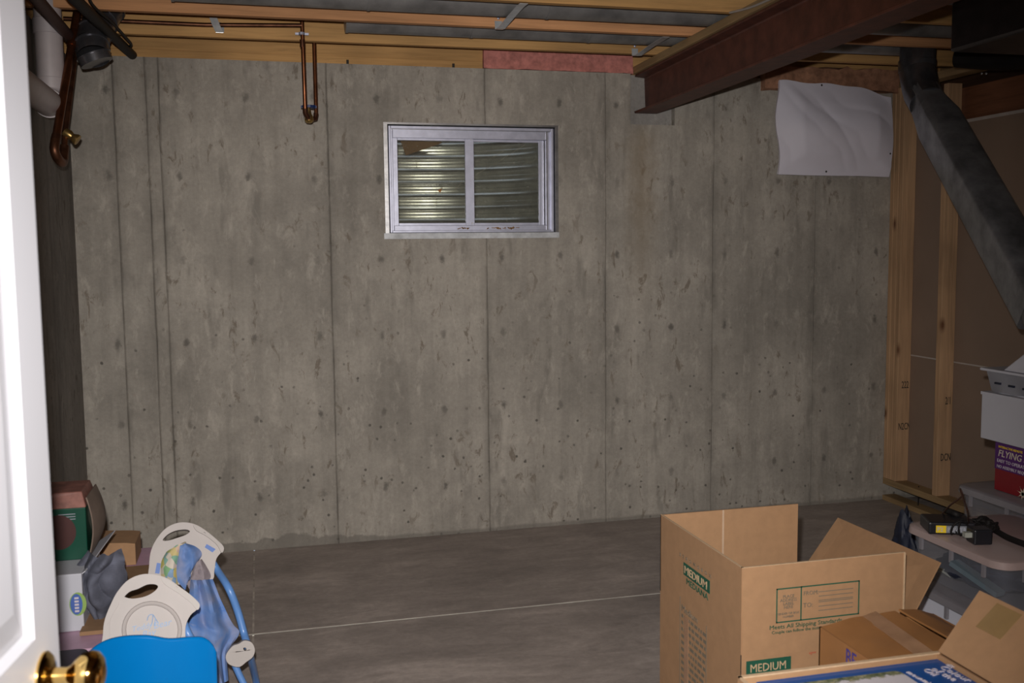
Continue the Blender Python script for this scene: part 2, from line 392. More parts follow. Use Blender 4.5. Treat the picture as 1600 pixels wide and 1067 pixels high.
# ------------------------------------------------------------------ room shell
b = B()
T = .2
b.box(XL-.2, WX0, D, D+T, 0, H); b.box(WX1, PX0, D, D+T, 0, H); b.box(PX1, XE, D, D+T, 0, H)
b.box(WX0, WX1, D, D+T, 0, WZ0); b.box(WX0, WX1, D, D+T, WZ1, H); b.box(PX0, PX1, D, D+T, 0, PZ0)
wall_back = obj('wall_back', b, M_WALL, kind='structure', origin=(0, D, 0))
obj('pocket_back', B().box(PX0-.003, PX1+.003, D+.045, D+T, PZ0-.003, H), M_PATCH, wall_back, label='smooth grey grout at the back of the beam pocket')
for i, s in enumerate(SEAMS):                              # fins left by the joints between the form panels
    def fin(u, v, s=s, i=i):
        z = v*H; x = s + .004*noise.noise((0, i*3.1, z*2.2)) + (u-.5)*(.010 + .004*noise.noise((5, i, z*6)))
        pr_ = (.0045+.002*noise.noise((9, i, z*9))) if 0 < u < 1 else -.001
        return Vector((x, D-pr_, z))
    if s in (1.19,):
        for za, zb in ((0, WZ0), (WZ1, H)):
            obj('form_seam', sheet(2, 30, lambda u, v, za=za, zb=zb: Vector((fin(u, v).x, fin(u, v).y, za+v*(zb-za)))), M_WALL, wall_back)
    else: obj('form_seam', sheet(2, 60, fin), M_WALL, wall_back)
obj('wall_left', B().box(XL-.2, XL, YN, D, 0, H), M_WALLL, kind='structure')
wl_front = obj('wall_front', B().box(XL-.2, XE, YN-.12, YN, 0, H+.04), M_GYP, kind='structure')
# drywall seen from behind, with studs, plates
wall_right = obj('wall_right', B().box(XD, XD+.012, 1.0, D, .10, .892).box(XD, XD+.012, 1.0, D, .900, 2.205).box(XD, XD+.012, YN, 1.0, .0, 2.54), M_DRY, kind='structure', origin=(XD, 3, 0))
obj('joint_tape', B().box(XD+.001, XD+.011, 1.0, D, .886, .906), M_GYP, wall_right, label='pale gypsum showing in the drywall joint')
obj('gypsum_edge', B().box(XD, XD+.013, 1.0, D-.0, 2.205, 2.222), M_GYP, wall_right, label='pale cut edge along the drywall top')
for k in range(3):
    obj('stud', B().box(XR+.001*k, XD, D-.0385*(k+1)-.002*k, D-.0385*k-.004-.002*k, .138, 2.46), M_SZ, wall_right, bev=.003)
obj('stud', B().box(XR, XD, 4.765, 4.803, .138, 2.42), M_SZ, wall_right, bev=.003)
obj('top_plate', B().box(XR+.02, XD+.02, 1.0, D, 2.46, 2.50), M_PY, wall_right, bev=.002)
obj('bottom_plate', B().box(XR, XD, 1.0, D-.002, .100, .138), M_PY, wall_right, bev=.002)
obj('floor_plate', B().box(XR, XD, 1.0, D-.002, 0, .030), M_PY, wall_right, bev=.002)
for y in (4.98, 4.55): obj('spike_nail', B().tube([(XR+.045, y, .145), (XR+.045, y, .0)], .003, 6), M_BLK, wall_right)
obj('backing_board', B().box(XE-.06, XE, YN, D, 0, H+.04), wood('dark_board', (.10, .05, .03), 1), wall_right)
obj('ledger_board', B().box(XD+.03, XD+.07, 2.0, D, 2.17, 2.40), wood('dark_ledger', (.24, .10, .05), 1), wall_right)
words('stamp_marks', '222', .06, M_STAMP, (XR+.03, D-.1195, .70), (1, 0, 0), (0, 0, 1), wall_right, sx=.55)
words('stamp_marks', 'N2CN', .06, M_STAMP, (XR+.015, D-.1195, .45), (1, 0, 0), (0, 0, 1), wall_right, sx=.5)
words('stamp_marks', '2/1', .06, M_STAMP, (XR+.04, 4.7645, .66), (1, 0, 0), (0, 0, 1), wall_right, sx=.5)
words('stamp_marks', 'DCN', .06, M_STAMP, (XR+.02, 4.7645, .34), (1, 0, 0), (0, 0, 1), wall_right, sx=.5)

# floor: slabs split by control joints
JX, JY, g = -.07, 4.083, .004
b = B()
for x0, x1 in ((XL-.2, JX-g), (JX+g, 2.35-g), (2.35+g, XE)):
    for y0, y1 in ((YN, JY-g*1.5), (JY+g*1.5, D+.05)): b.box(x0, x1, y0, y1, -.1, 0)
floor = obj('floor', b, M_FLOOR, kind='structure', origin=(0, 0, 0))
obj('control_joint', B().box(XL, XE, JY-g*1.5, JY+g*1.5, -.05, -.0012), M_JOINT, floor, label='pale dusty joint across the slab')
obj('control_joint', B().box(JX-g, JX+g, YN, D, -.05, -.004), mat('joint_dark', (.45, .39, .34), .95, var=.4), floor)
obj('control_joint', B().box(2.35-g, 2.35+g, YN, D, -.05, -.004), MC['joint_dark'], floor)

# ceiling: joists and the subfloor above
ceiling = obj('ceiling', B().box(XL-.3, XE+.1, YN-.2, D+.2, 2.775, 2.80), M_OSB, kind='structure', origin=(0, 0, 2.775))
jy = [4.925, 4.457, 3.985, 3.51, 3.04, 2.57, 2.10, 1.63, 1.16, .69, .22, -.25, -.72, -1.19]
for i, y in enumerate(jy):
    obj('joist', B().box(XL-.2, XE, y, y+.038, 2.54, 2.775), M_JX2 if i == 1 else M_JX, ceiling, bev=.003)
obj('rim_joist', B().box(XL-.2, XE, D+.035, D+.075, 2.5, 2.775), M_JX, ceiling)
obj('rim_joist', B().box(XL-.3, XL-.2, YN-.2, D+.2, 2.5, 2.775), M_PY, ceiling)
obj('rim_joist', B().box(XE, XE+.1, YN-.2, D+.2, 0, 2.775), M_PY, ceiling)
obj('sill_plate', B().box(XL-.2, 1.185, D+.004, D+.035, 2.5, 2.538), M_JX, ceiling, bev=.003)
obj('sill_plate', B().box(1.185, XE, D+.03, D+.035, 2.5, 2.538), M_JX, ceiling)
for x in (.47, 1.02): obj('blocking', B().box(x, x+.012, D-.004, D+.02, 2.501, 2.52), M_STAMP, ceiling, label='small dark chip on the sill plate')

# ------------------------------------------------------------------ window
win = thing('window_1', None, None, ((WX0+WX1)/2, D+.03, WZ0), kind='structure')
GY = D+.05
def frame_ring(x0, x1, z0, z1, y0, y1, l_, r_, t_, b_):
    return B().box(x0, x0+l_, y0, y1, z0, z1).box(x1-r_, x1, y0, y1, z0, z1).box(x0+l_, x1-r_, y0, y1, z1-t_, z1).box(x0+l_, x1-r_, y0, y1, z0, z0+b_)
obj('steel_buck', frame_ring(WX0-.004, WX1+.004, WZ0-.004, WZ1+.004, D-.003, D+.17, .020, .018, .010, .010), M_GALV, win, label='galvanized liner around the opening, set in the concrete')
obj('sill_flashing', B().box(WX0-.012, WX1+.006, D-.006, D+.02, WZ0-.004, WZ0+.026), mat('zinc_sill', (.55, .56, .58), .6, .3, var=.25, scale=20), win, label='pale metal strip under the window')
fx0, fx1, fz0, fz1 = .688, 1.562, 1.648, 2.180
obj('window_frame', frame_ring(fx0-.010, fx1+.012, fz0-.008, fz1+.016, D+.012, D+.10, .012, .014, .016, .012), M_ALU, win, bev=.002)
obj('window_frame', frame_ring(fx0, fx1, fz0, fz1, GY-.02, GY+.04, .014, .020, .045, .030), M_ALU, win, bev=.002)
obj('track', B().box(fx1-.026, fx1-.020, GY-.028, GY, fz0, fz1).box(fx0, fx1, GY-.03, GY-.02, fz1-.002, fz1+.006), M_GALV, win)
mx0, mx1 = 1.087, 1.150
for nm, x0, x1, yy in (('l', fx0+.014, mx1-.012, GY-.008), ('r', mx0+.022, fx1-.028, GY+.012)):
    sa = obj('sash', frame_ring(x0, x1, fz0+.024, fz1-.030, yy, yy+.018, .026, .048, .026, .020) if nm == 'l' else
             frame_ring(x0, x1, fz0+.024, fz1-.030, yy, yy+.018, .020, .030, .026, .020), M_ALU, win, bev=.0015)
    obj('glass_pane', B().box(x0+.02, x1-.02, yy+.007, yy+.011, fz0+.04, fz1-.05), M_GLASS, sa)
for z in (fz0+.036, fz1-.050): obj('glazing_clip', B().box(1.118, 1.126, GY-.016, GY-.008, z, z+.010), M_WHITE, win, label='small bright corner clip')
b = B()
for i in range(26):
    x = 1.06+random.choice((.0, .19, .28))+random.gauss(.0, .02); z = fz0+.012+random.random()*.006
    a = random.random()*PI
    b.box(-.010, .010, -.003, .003, -.0015, .0015, Matrix.Translation((x, GY-.026, z)) @ Matrix.Rotation(a, 4, 'Z') @ Matrix.Rotation(random.uniform(-.5, .5), 4, 'Y'))
obj('dry_leaf_litter', b, M_LEAF, kind='stuff', label='dry brown crumbs of leaves on the lower window rail', cat='leaf litter')
# window well
def well(u, v):
    a = PI*(u*1.0); z = 1.25+v*1.45
    r = .60 + .018*math.sin(z*2*PI/.0757)
    return Vector((.83-math.cos(a)*(r+.20), D+.2+math.sin(a)*r, z))
obj('window_well', sheet(48, 200, well, .002), mat('well_steel', (.74, .72, .66), .28, .85, var=.22, scale=7), smooth=True, label='corrugated galvanized window well behind the basement window', cat='window well', kind='thing')
obj('well_gravel', B().box(.05, 1.75, D+.2, D+.85, 1.15, 1.27), mat('gravel', (.2, .17, .14), .95, var=.5, scale=60, bmp=.8), kind='structure')
obj('fallen_card', B().panel(aY(625, 218, D+.18), aY(634, 243, D+.14), aY(690, 224, D+.16), aY(690, 214, D+.20), .003), M_CARDD, label='brown scrap of cardboard hanging in the window well', cat='cardboard scrap')
obj('autumn_leaf', B().panel(aY(683, 297, D+.11), aY(688, 301, D+.115), aY(691, 294, D+.12), aY(687, 296, D+.11), .001), mat('orange_leaf', (.7, .25, .05), .7), label='tiny orange leaf caught behind the left pane', cat='leaf')
b = B()
for p, q in (((745, 272), (820, 226)), ((765, 248), (786, 236)), ((706, 300), (724, 282)), ((681, 295), (682, 332)), ((648, 243), (652, 262))):
    b.tube([aY(*p, D+.09), (aY(*p, D+.09)+aY(*q, D+.09))/2-Vector((0, 0, .004)), aY(*q, D+.09)], .0008, 5)
obj('cobweb', b, mat('web', (.5, .42, .32), .8), label='thin cobweb threads behind the window panes', cat='cobweb', kind='stuff')

# ------------------------------------------------------------------ steel beam
bx, by0, by1, bz0, bz1 = 2.115, YN, D+.085, 2.29, 2.50
bt = thing('steel_beam', 'long rust-red steel I-beam resting in the notch in the concrete wall', 'beam', (bx, by1, bz0), kind='thing')
hw = .066; BK = .035
sec = [(-hw, 0), (hw, 0), (hw, .012), (.010, .018), (.005, .024), (.005, .186), (.010, .192), (hw, .198), (hw, .21), (-hw, .21), (-hw, .198), (-.010, .192), (-.005, .186), (-.005, .024), (-.010, .018), (-hw, .012)]
n_ = len(sec)
def isec(y, jag=0):
    return [(bx+x-BK*(D-y), y+(jag*random.uniform(-1, 1)), bz0+z) for x, z in sec]
bb = B(); bb.pts(isec(by0)+isec(by1-.05, .01), [tuple(range(n_))[::-1], tuple(range(n_, 2*n_))]+[(i, (i+1) % n_, n_+(i+1) % n_, n_+i) for i in range(n_)])
obj('i_beam', bb, M_STEEL, bt, bev=.002)
obj('nailer', B().hexa(*[[(bx+a-BK*(D-y), y, z) for a, y in ((-.082, YN), (.062, YN), (.062, D+.06), (-.082, D+.06))] for z in (2.501, 2.539)]), M_PY, bt, bev=.003, label='wooden nailer along the top flange')
b = B().tube(smooth_path([(bx-.160, 3.0, 2.515), (bx-.155, 3.35, 2.507), (bx-.145, 3.75, 2.515), (bx-.15, 3.97, 2.535)], 6), .005, 8)
obj('cable', b, mat('white_cable', (.4, .36, .33), .5), label='thin white cable running along the top edge of the steel beam', cat='cable')

# ------------------------------------------------------------------ ducts in the joist bays
def joist_duct(y, x0, x1, lab, grp=None, z=2.63, r=.072):
    t = thing('round_duct', lab, 'duct', ((x0+x1)/2, y, z-r))
    n_ = 5; step = (x1-x0)/n_
    for k in range(n_):
        a, c = x0+k*step, x0+(k+1)*step
        obj('duct_section', B().tube([(a, y, z), (a+.012, y, z), (a+.0121, y, z), (c, y, z)], [r*1.02, r*1.02, r*.985, r*.985], 28), M_GALVD, t, smooth=True)
    return t
joist_duct(4.72, .42, 3.33, 'round grey duct in the ceiling bay nearest the concrete wall', z=2.615)
joist_duct(4.26, -.3, 3.55, 'round grey duct in the second ceiling bay from the concrete wall', z=2.612)
joist_duct(3.78, .3, 3.0, 'round grey duct nearest the camera, at the very top edge over the beam', z=2.64)
def strap(pts, lab):
    t = thing('duct_strap', lab, 'strap', pts[1])
    w2 = .017; b_ = B(); P = [Vector(p) for p in pts]
    for p, q in zip(P, P[1:]):
        b_.panel(p+Vector((-w2, 0, 0)), p+Vector((w2, 0, 0)), q+Vector((w2, 0, 0)), q+Vector((-w2, 0, 0)), .0018)
    obj('band', b_, mat('bright_zinc', (.72, .75, .78), .25, .5, var=.15, scale=30), t)
    obj('screw', B().lathe(P[0]+Vector((0, -.001, .012)), (0, -1, 0), [(0, .007), (.003, .006), (.005, .002)], 12), M_ALU, t)
    return t
strap([(1.075, 4.452, 2.565), (1.075, 4.446, 2.528), (1.075, 4.40, 2.522), (1.072, 4.2, 2.532), (1.07, 4.05, 2.537), (1.07, 3.99, 2.535)], 'bright metal strap under the duct near the middle of the ceiling')
strap([(1.905, 4.92, 2.565), (1.905, 4.914, 2.528), (1.905, 4.87, 2.522), (1.90, 4.68, 2.533), (1.895, 4.49, 2.537)], 'bright metal strap with a screw beside the steel beam')
strap([(-.135, 4.92, 2.588), (-.135, 4.912, 2.56), (-.137, 4.87, 2.552), (-.15, 4.83, 2.575), (-.16, 4.80, 2.60)], 'short shiny metal strap on the joist at the left of the ceiling')

# ------------------------------------------------------------------ centre copper loop with valve
t = thing('copper_pipe_loop', 'U-shaped copper pipe drop with a blue-handled valve hanging before the concrete wall', 'pipe', (.27, 4.98, 2.17))
p1, p2 = aY(487-10, 176, 4.88), aY(494, 180, 5.02)
A1 = Vector((.235, 4.88, 2.62)); 
pth = [A1, Vector((p1.x, 4.88, 2.22)), Vector((p1.x, 4.885, 2.20)), Vector((p1.x+.012, 4.90, 2.182)), Vector((p2.x-.03, 5.0, 2.182)), Vector((p2.x-.005, 5.015, 2.19)), Vector((p2.x, 5.02, 2.215)), Vector((p2.x, 5.02, 2.70))]
obj('pipe', B().tube(pth, .0098, 14), M_COP, t, smooth=True)
obj('elbow', B().tube(pth[1:4], .0125, 12), M_COPD, t, smooth=True); obj('elbow', B().tube(pth[4:7], .0125, 12), M_COPD, t, smooth=True)
obj('coupling', B().tube([(p1.x-.004, 4.88, 2.50), (p1.x-.004, 4.88, 2.535)], .0125, 12), M_COPD, t, smooth=True)
vc = (pth[3]+pth[4])/2
obj('valve_body', B().lathe(vc+Vector((0, 0, -.022)), (0, 0, 1), [(0, .012), (.01, .022), (.03, .020), (.045, .012), (.06, .010), (.07, .008)], 14), M_BRASS, t, smooth=True)
hwb = B().lathe(vc+Vector((0, 0, .048)), (0, 0, 1), [(0, .028), (.003, .034), (.010, .034), (.013, .028)], 10)
for k in range(8): hwb.box(.030, .037, -.006, .006, .0, .012, Matrix.Translation(vc+Vector((0, 0, .048))) @ Matrix.Rotation(k*PI/4, 4, 'Z'))
obj('handwheel', hwb, M_BLUEH, t, label='dark blue handwheel')
obj('pipe_clamp', B().lathe((p1.x-.006, 4.88, 2.556), (0, 0, 1), [(0, .015), (.012, .015)], 14).box(p1.x-.036, p1.x+.026, 4.876, 4.884, 2.556, 2.566).box(p1.x-.012, p1.x, 4.885, 4.925, 2.557, 2.565), M_ALU, t, label='bright split-ring hanger')
# thin copper line running above the left joist
obj('copper_supply_line', B().tube([(-.80, 4.88, 2.585), (-.2, 4.885, 2.585), (.235, 4.88, 2.60)], .010, 10), M_COPD, smooth=True, label='dark copper tube running along the joist at the upper left', cat='pipe')

# ------------------------------------------------------------------ upper-left corner pipes
t = thing('copper_drain_loop', 'slanting copper pipe pair with a brass valve in the upper left corner', 'pipe', aY(90, 245, 4.3))
q0, q1 = aY(117, 40, 4.62), aY(85, 232, 4.28)
q2 = aY(90, 247, 4.30); q3 = aY(98, 254, 4.36); q4 = aY(100, 238, 4.40); q5 = aY(102, 205, 4.44); q6 = aY(119, 70, 4.72)
obj('pipe', B().tube([q0+(q0-q1)*.12, q0, q1], .0165, 14), M_COP, t, smooth=True)
obj('elbow', B().tube(smooth_path([q1+(q0-q1)*.10, q1, q2, q3, q4, q4+(q5-q4)*.3], 4), .0185, 12), M_COPD, t, smooth=True)
obj('pipe', B().tube([q3, q4, q5, q6], .0125, 12), M_COPD, t, smooth=True)
obj('coupling', B().tube([q0+(q1-q0)*.05, q0+(q1-q0)*.18], .020, 12), M_COP, t, smooth=True)
v0 = aY(101, 206, 4.43)
obj('valve_body', B().lathe(v0, (.8, -.1, -.55), [(0, .017), (.02, .020), (.035, .014), (.05, .022), (.06, .022), (.062, .010)], 12), M_BRASS, t, smooth=True)
t = thing('pvc_drain_pipe', 'thick white plastic drain pipe with an elbow high on the left wall', 'pipe', (-.795, 4.5, 2.1))
xp = -.797; yp = 4.5; r = .053
obj('pipe', B().tube([(xp, yp, 2.62), (xp, yp, 2.24)], r, 28), M_PVC, t, smooth=True)
obj('coupling', B().tube([(xp, yp, 2.44), (xp, yp, 2.50)], r*1.10, 28), M_PVC, t, smooth=True, bev=.002)
obj('coupling', B().tube([(xp, yp, 2.215), (xp, yp, 2.265)], r*1.10, 28), M_PVC, t, smooth=True, bev=.002)
obj('elbow', B().tube([(xp, yp-(1-math.cos(a))*.07, 2.225-math.sin(a)*.07) for a in [k*PI/16 for k in range(9)]], r*1.09, 28), M_PVC, t, smooth=True)
obj('pipe', B().tube([(xp, yp-.07, 2.155), (xp, 2.2, 2.175)], r, 28), M_PVC, t, smooth=True)
# metal elbow
t = thing('metal_duct_elbow', 'shiny dark round metal duct elbow beside the white drain pipe', 'duct', aY(150, 100, 4.7))
pa = [aY(170, 12, 4.80), aY(158, 32, 4.74), aY(147, 52, 4.66), aY(143, 70, 4.60), aY(146, 86, 4.57), aY(151, 97, 4.57)]
for i in range(len(pa)-1):
    obj('gore', B().tube([pa[i], pa[i]+(pa[i+1]-pa[i])*.12, pa[i]+(pa[i+1]-pa[i])*.121, pa[i+1]+(pa[i+1]-pa[i])*.15], [.072, .072, .067, .067], 26, cap=(i == 4)), M_GALVDK, t, smooth=True)
obj('black_gas_pipe', B().tube([(-.62, 2.6, 2.49), (-.605, 3.9, 2.455), (-.56, D+.02, 2.508)], .022, 14), M_BLK, smooth=True, label='black iron pipe running from the ceiling to the top left of the concrete wall', cat='pipe')
obj('black_cable', B().tube(smooth_path([(-.5, 3.6, 2.50), aY(140, 0, 4.1), aY(175, 35, 4.5), aY(196, 58, 4.8), aY(205, 70, 5.0), aY(196, 76, 5.1)], 6), .006, 8), M_BLK, smooth=True, label='thin black cable looping beside the black iron pipe', cat='cable')
obj('brown_drain_pipe', B().tube([(-.74, 2.8, 2.47), (-.735, 4.9, 2.45)], .024, 14), mat('rusty_pipe', (.06, .025, .02), .6), smooth=True, label='dark rusty pipe beside the white drain pipe at the ceiling', cat='pipe')

# ------------------------------------------------------------------ insulation
def fluff(name, x0, x1, y0, y1, z0, z1, m, lab, amp=.012, seed=0):
    bm = bmesh.new(); bmesh.ops.create_cube(bm, size=1)
    bmesh.ops.subdivide_edges(bm, edges=bm.edges[:], cuts=14, use_grid_fill=True)
    for v in bm.verts:
        c = Vector((x0+(v.co.x+.5)*(x1-x0), y0+(v.co.y+.5)*(y1-y0), z0+(v.co.z+.5)*(z1-z0)))
        v.co = c+Vector((0, noise.noise(c*9+Vector((seed, 0, 0)))*amp*1.6, noise.noise(c*14+Vector((0, seed, 0)))*amp))
    return obj(name, bm, m, smooth=True, label=lab, cat='insulation')
fluff('fibreglass_batt', 1.19, 2.03, D+.002, D+.03, 2.502, 2.60, M_PINKINS, 'pink fibreglass batt stuffed above the concrete wall left of the beam', .007)
fluff('fibreglass_batt', 2.80, 3.66, D-.06, D+.03, 2.435, 2.56, M_TANINS, 'tan fibreglass batt showing above the white insulation blanket', .02, 4)
def blk(u, v):
    xt = 2.865+u*.728; zt = 2.478-.075*u*u-.006*math.sin(u*7)+.004*math.sin(u*19); zb = 1.957-.008*u
    z = zb+(zt-zb)*v; x = xt+(.012*math.sin(v*8)*(1-u)) + .012*(1-v)*(1-u)
    a_ = math.atan2(v-1.25, u+.15)*5.2
    rr_ = math.hypot(v-1.25, u+.15)
    sh_ = lambda t_: abs(math.sin(t_))**.6
    fold = .020*sh_(a_*1.0+1.2*rr_)*min(1, rr_) + .007*sh_(a_*2.3+noise.noise((u*3, v*3, 0))*2) + .014*noise.noise((u*3.2, v*3.2, 1))
    wgt = min(1, 4*min(u+.05, 1-u+.1, v+.02, 1-v+.03))
    return Vector((x, D-.055-fold*wgt-.03*math.sin(PI*v)*wgt, z))
bl = thing('insulation_blanket', 'white vinyl insulation blanket sagging at the top right of the concrete wall', 'insulation', (3.25, D-.05, 1.95))
obj('facing', sheet(60, 44, blk, .02), M_BLANK, bl, smooth=True)
b = B()
for px, py in ((1284, 133), (1297, 176), (1292, 235), (1291, 268), (1391, 240)):
    p = aY(px, py, D-.10); b.lathe(p, (0, -1, 0), [(0, .006), (.003, .003)], 8)
obj('fastener', b, M_STAMP, bl, kind='stuff')

# ------------------------------------------------------------------ diagonal duct on the right with round elbow
t = thing('diagonal_duct', 'grey metal duct slanting down from the ceiling in front of the studs', 'duct', (3.2, 4.0, 1.3))
e0 = Vector((3.34, 4.60, 2.68)); e1 = Vector((3.335, 4.60, 2.44)); e2 = Vector((3.31, 4.52, 2.32)); e3 = Vector((3.275, 4.38, 2.20))
obj('collar', B().tube([e0, e1+Vector((0, 0, .06)), e1+Vector((0, 0, .055)), e1], [.088, .088, .093, .093], 28), M_GALVDK, t, smooth=True)
obj('elbow', B().tube([e1+Vector((0, 0, .01)), e2*.7+e1*.3, e2, e2+(e3-e2)*.5], [.090, .091, .090, .088], 28), M_GALVDK, t, smooth=True)
sq = []
for cxx, cyy, a in ((.62, -.72, -90), (.62, .72, 0), (-.62, .72, 90), (-.62, -.72, 180)):
    for k in range(5):
        tt = math.radians(a+22.5*k); sq.append((cxx+.33*math.cos(tt), cyy+.33*math.sin(tt)))
dd = Vector((3.07, 3.5, 1.42))
e4 = dd+(dd-e3)*.18
circ = [(math.cos(math.atan2(q, p)), math.sin(math.atan2(q, p))) for p, q in sq]
obj('duct_section', B().tube([e2-(e3-e2)*.05, e2+(e3-e2)*.6, e3+(dd-e3)*.08, dd, e4], [.089, .089, .090, .090, .090], section=[circ, circ, sq, sq, sq], upv=(.45, .6, .6)), mat('smudged_galvanized', (.26, .265, .285), .42, .6, var=.5, scale=6, bmp=.08), t, smooth=True)
dirn = (e4-dd).normalized()
obj('lower_elbow', B().tube(smooth_path([e4, e4+dirn*.06, e4+dirn*.12+Vector((.07, 0, .03)), Vector((3.40, e4.y-.10, e4.z-.10)), Vector((XD-.002, e4.y-.10, e4.z-.10))], 4), .085, 24), M_GALVDK, t, smooth=True)
tr = thing('trunk_duct', 'large dark rectangular trunk duct at the top right corner of the ceiling', 'duct', (3.2, 2.6, 2.33))
obj('duct_section', B().box(2.775, 3.62, 1.9, 3.62, 2.335, 2.535), mat('dark_trunk_metal', (.05, .042, .042), .4, .5, var=.3), tr, bev=.012)
obj('duct_section', B().box(2.775, 3.62, .6, 1.88, 2.335, 2.535), MC['dark_trunk_metal'], tr, bev=.012)
obj('drive_cleat', B().box(2.769, 3.626, 1.875, 1.90, 2.329, 2.537), M_GALVDK, tr)
obj('black_flex_duct', B().tube(smooth_path([(3.38, 4.35, 2.47), (3.5, 4.1, 2.42), (3.62, 3.6, 2.40), (3.62, 2.9, 2.38)], 8), .05, 18), M_BLK, smooth=True, label='black flexible duct above the drywall at the upper right', cat='duct')
for i, xx in enumerate((1534, 1541)):
    p = aY(xx, 115, 4.50)
    obj('nail_plate', B().lathe(p, (0, -1, 0), [(0, .006), (.004, .004), (.007, .001)], 8), mat('bright_zinc', (.75, .77, .80), .25, 1), ceiling, label='tiny bright nail head')

# ------------------------------------------------------------------ door at the left
E0 = Vector((-.2845, 1.45, 0)); dv = Vector((-.139, -.990, 0)).normalized(); dn = Vector((.990, -.139, 0)).normalized()
MD = Matrix(((dv.x, dn.x, 0, E0.x), (dv.y, dn.y, 0, E0.y), (0, 0, 1, 0), (0, 0, 0, 1)))     # local: x along door from latch edge, y out of face, z up
door = thing('door_1', None, None, tuple(E0), kind='structure')
W = .76; st = .085
b = B(); 
for a in ((0, st), (W/2-.05, W/2+.05), (W-st, W)): b.box(a[0], a[1], -.035, 0, .01, 2.03, MD)
rails = [(.01, .23), (.88, 1.06), (1.92, 2.03)]
for x0, x1 in ((st, W/2-.05), (W/2+.05, W-st)):
    for z0, z1 in rails: b.box(x0, x1, -.035, 0, z0, z1, MD)
obj('stile_and_rail', b, M_DOOR, door)
for x0, x1 in ((st, W/2-.05), (W/2+.05, W-st)):
    for z0, z1 in ((.23, .88), (1.06, 1.92)):
        def q(x, y, z): return MD @ Vector((x, y, z))
        b = B(); a, c = .020, .034
        L = [(x0, 0, z0, x1, z1), (x0+a*.5, -.010, z0+a*.5, x1-a*.5, z1-a*.5), (x0+a, -.010, z0+a, x1-a, z1-a), (x0+a+c, -.003, z0+a+c, x1-a-c, z1-a-c)]
        vs_ = []
        for xa, y, za, xb, zb in L: vs_ += [q(xa, y, za), q(xb, y, za), q(xb, y, zb), q(xa, y, zb)]
        fs = [(4*i+k, 4*i+(k+1) % 4, 4*i+4+(k+1) % 4, 4*i+4+k) for i in range(3) for k in range(4)]+[(12, 13, 14, 15)]
        b.pts(vs_, fs); obj('panel', b, M_DOOR, door)
kz = 1.0; kc = MD @ Vector((.062, 0, kz))
kn = obj('door_knob', B().lathe(kc, dn, [(.004, .012), (.030, .011), (.036, .014), (.042, .022), (.050, .0285), (.060, .031), (.068, .029), (.074, .022), (.0775, .010), (.078, .001)], 32), M_POL, door, smooth=True, label='polished brass round knob')
obj('rose', B().lathe(kc, dn, [(0, .033), (.003, .033), (.008, .028), (.012, .016), (.013, .010)], 32), M_POL, kn, smooth=True)
for z in (.25, 1.8): obj('hinge', B().lathe(MD @ Vector((W+.006, .0, z)), (0, 0, 1), [(0, .007), (.09, .007)], 10), M_POL, door)
obj('trim_1', B().box(-.60, -.476, YN, .74, 0, H), M_DOOR, kind='structure')
# ------------------------------------------------------------------ bare bulbs behind the photographer
for k, (x, y) in enumerate(((.62, -1.0), (-.12, -1.1))):
    t = thing('ceiling_bulb', ('bare warm bulb behind the doorway, further from the white door', 'bare warm bulb behind the doorway, nearer the white door')[k], 'lamp', (x, y, 2.42))
    obj('socket', B().lathe((x, y, 2.54), (0, 0, -1), [(0, .05), (.02, .045), (.03, .02), (.05, .02)], 16), M_PVC, t)
    m = bpy.data.materials.get('bulb_glow')
    if m is None:
        m, n, l, bs_ = nt('bulb_glow'); bs_.inputs['Emission Color'].default_value = (1, .62, .3, 1); bs_.inputs['Emission Strength'].default_value = 25
    obj('bulb', B().lathe((x, y, 2.49), (0, 0, -1), [(0, .014), (.02, .018), (.045, .03), (.065, .028), (.08, .015), (.084, .001)], 16), m, t, smooth=True)
    lamp('bulb_light', 'POINT', (x, y, 2.38), 7, (1, .66, .36), shadow_soft_size=.04)

# ================================================================== RIGHT: boxes
def face_pt(px, py, axis, val): return aY(px, py, val) if axis == 'Y' else aX(px, py, val)
# big open box
x0, x1, y0, y1, zh, zt = 1.224, 1.722, 2.37, 2.93, .45, .70; th = .005
t = thing('moving_box', 'tall open cardboard moving box with flaps up and green lettering', 'box', ((x0+x1)/2, (y0+y1)/2, 0), kind='thing')
obj('body', B().box(x0, x0+th, y0, y1, 0, zh).box(x1-th, x1, y0, y1, 0, zh).box(x0+th, x1-th, y0, y0+th, 0, zh).box(x0+th, x1-th, y1-th, y1, 0, zh).box(x0+th, x1-th, y0+th, y1-th, .0, .006), M_CARD, t)
fl = obj('flap', B().box(x0, x0+th, y0+.001, y1, zh, zt), M_CARD, t)
ff = obj('flap', B().panel((x0+.004, y0, zh), (x1, y0, zh), (x1, y0, zt), (x0+.001, y0, zt), -th), M_CARD, t)
fb = obj('flap', B().box(x0, x1-.01, y1-th, y1, zh, zt), M_CARD, t)
al = math.radians(46); L = .225
fr_ = obj('flap', B().panel((x1, y0+.003, zh), (x1, y1-.003, zh), (x1+.160, y1+.02, zt-.068), (x1+.118, y0, zt-.040), -th), M_CARD, t)
obj('cut_edge', B().box(x1-.004, x1+.0015, y0-.0015, y0+.006, zh-.06, zt), M_CARDL, ff)
obj('cut_edge', B().box(x0, x1, y0-.0005, y0+.0055, zt, zt+.0015), M_CARDL, ff)
obj('cut_edge', B().box(x0, x0+.0055, y0, y1, zt, zt+.0015), M_CARDL, fl)
obj('glued_seam', B().box(1.438, 1.444, y1-th-.001, y1-th, zh, zt), M_CREASE, fb)
obj('dark_slit', B().box(x0-.0008, x0+.001, y0-.0008, y0+.0015, .36, .46), M_STAMP, t)
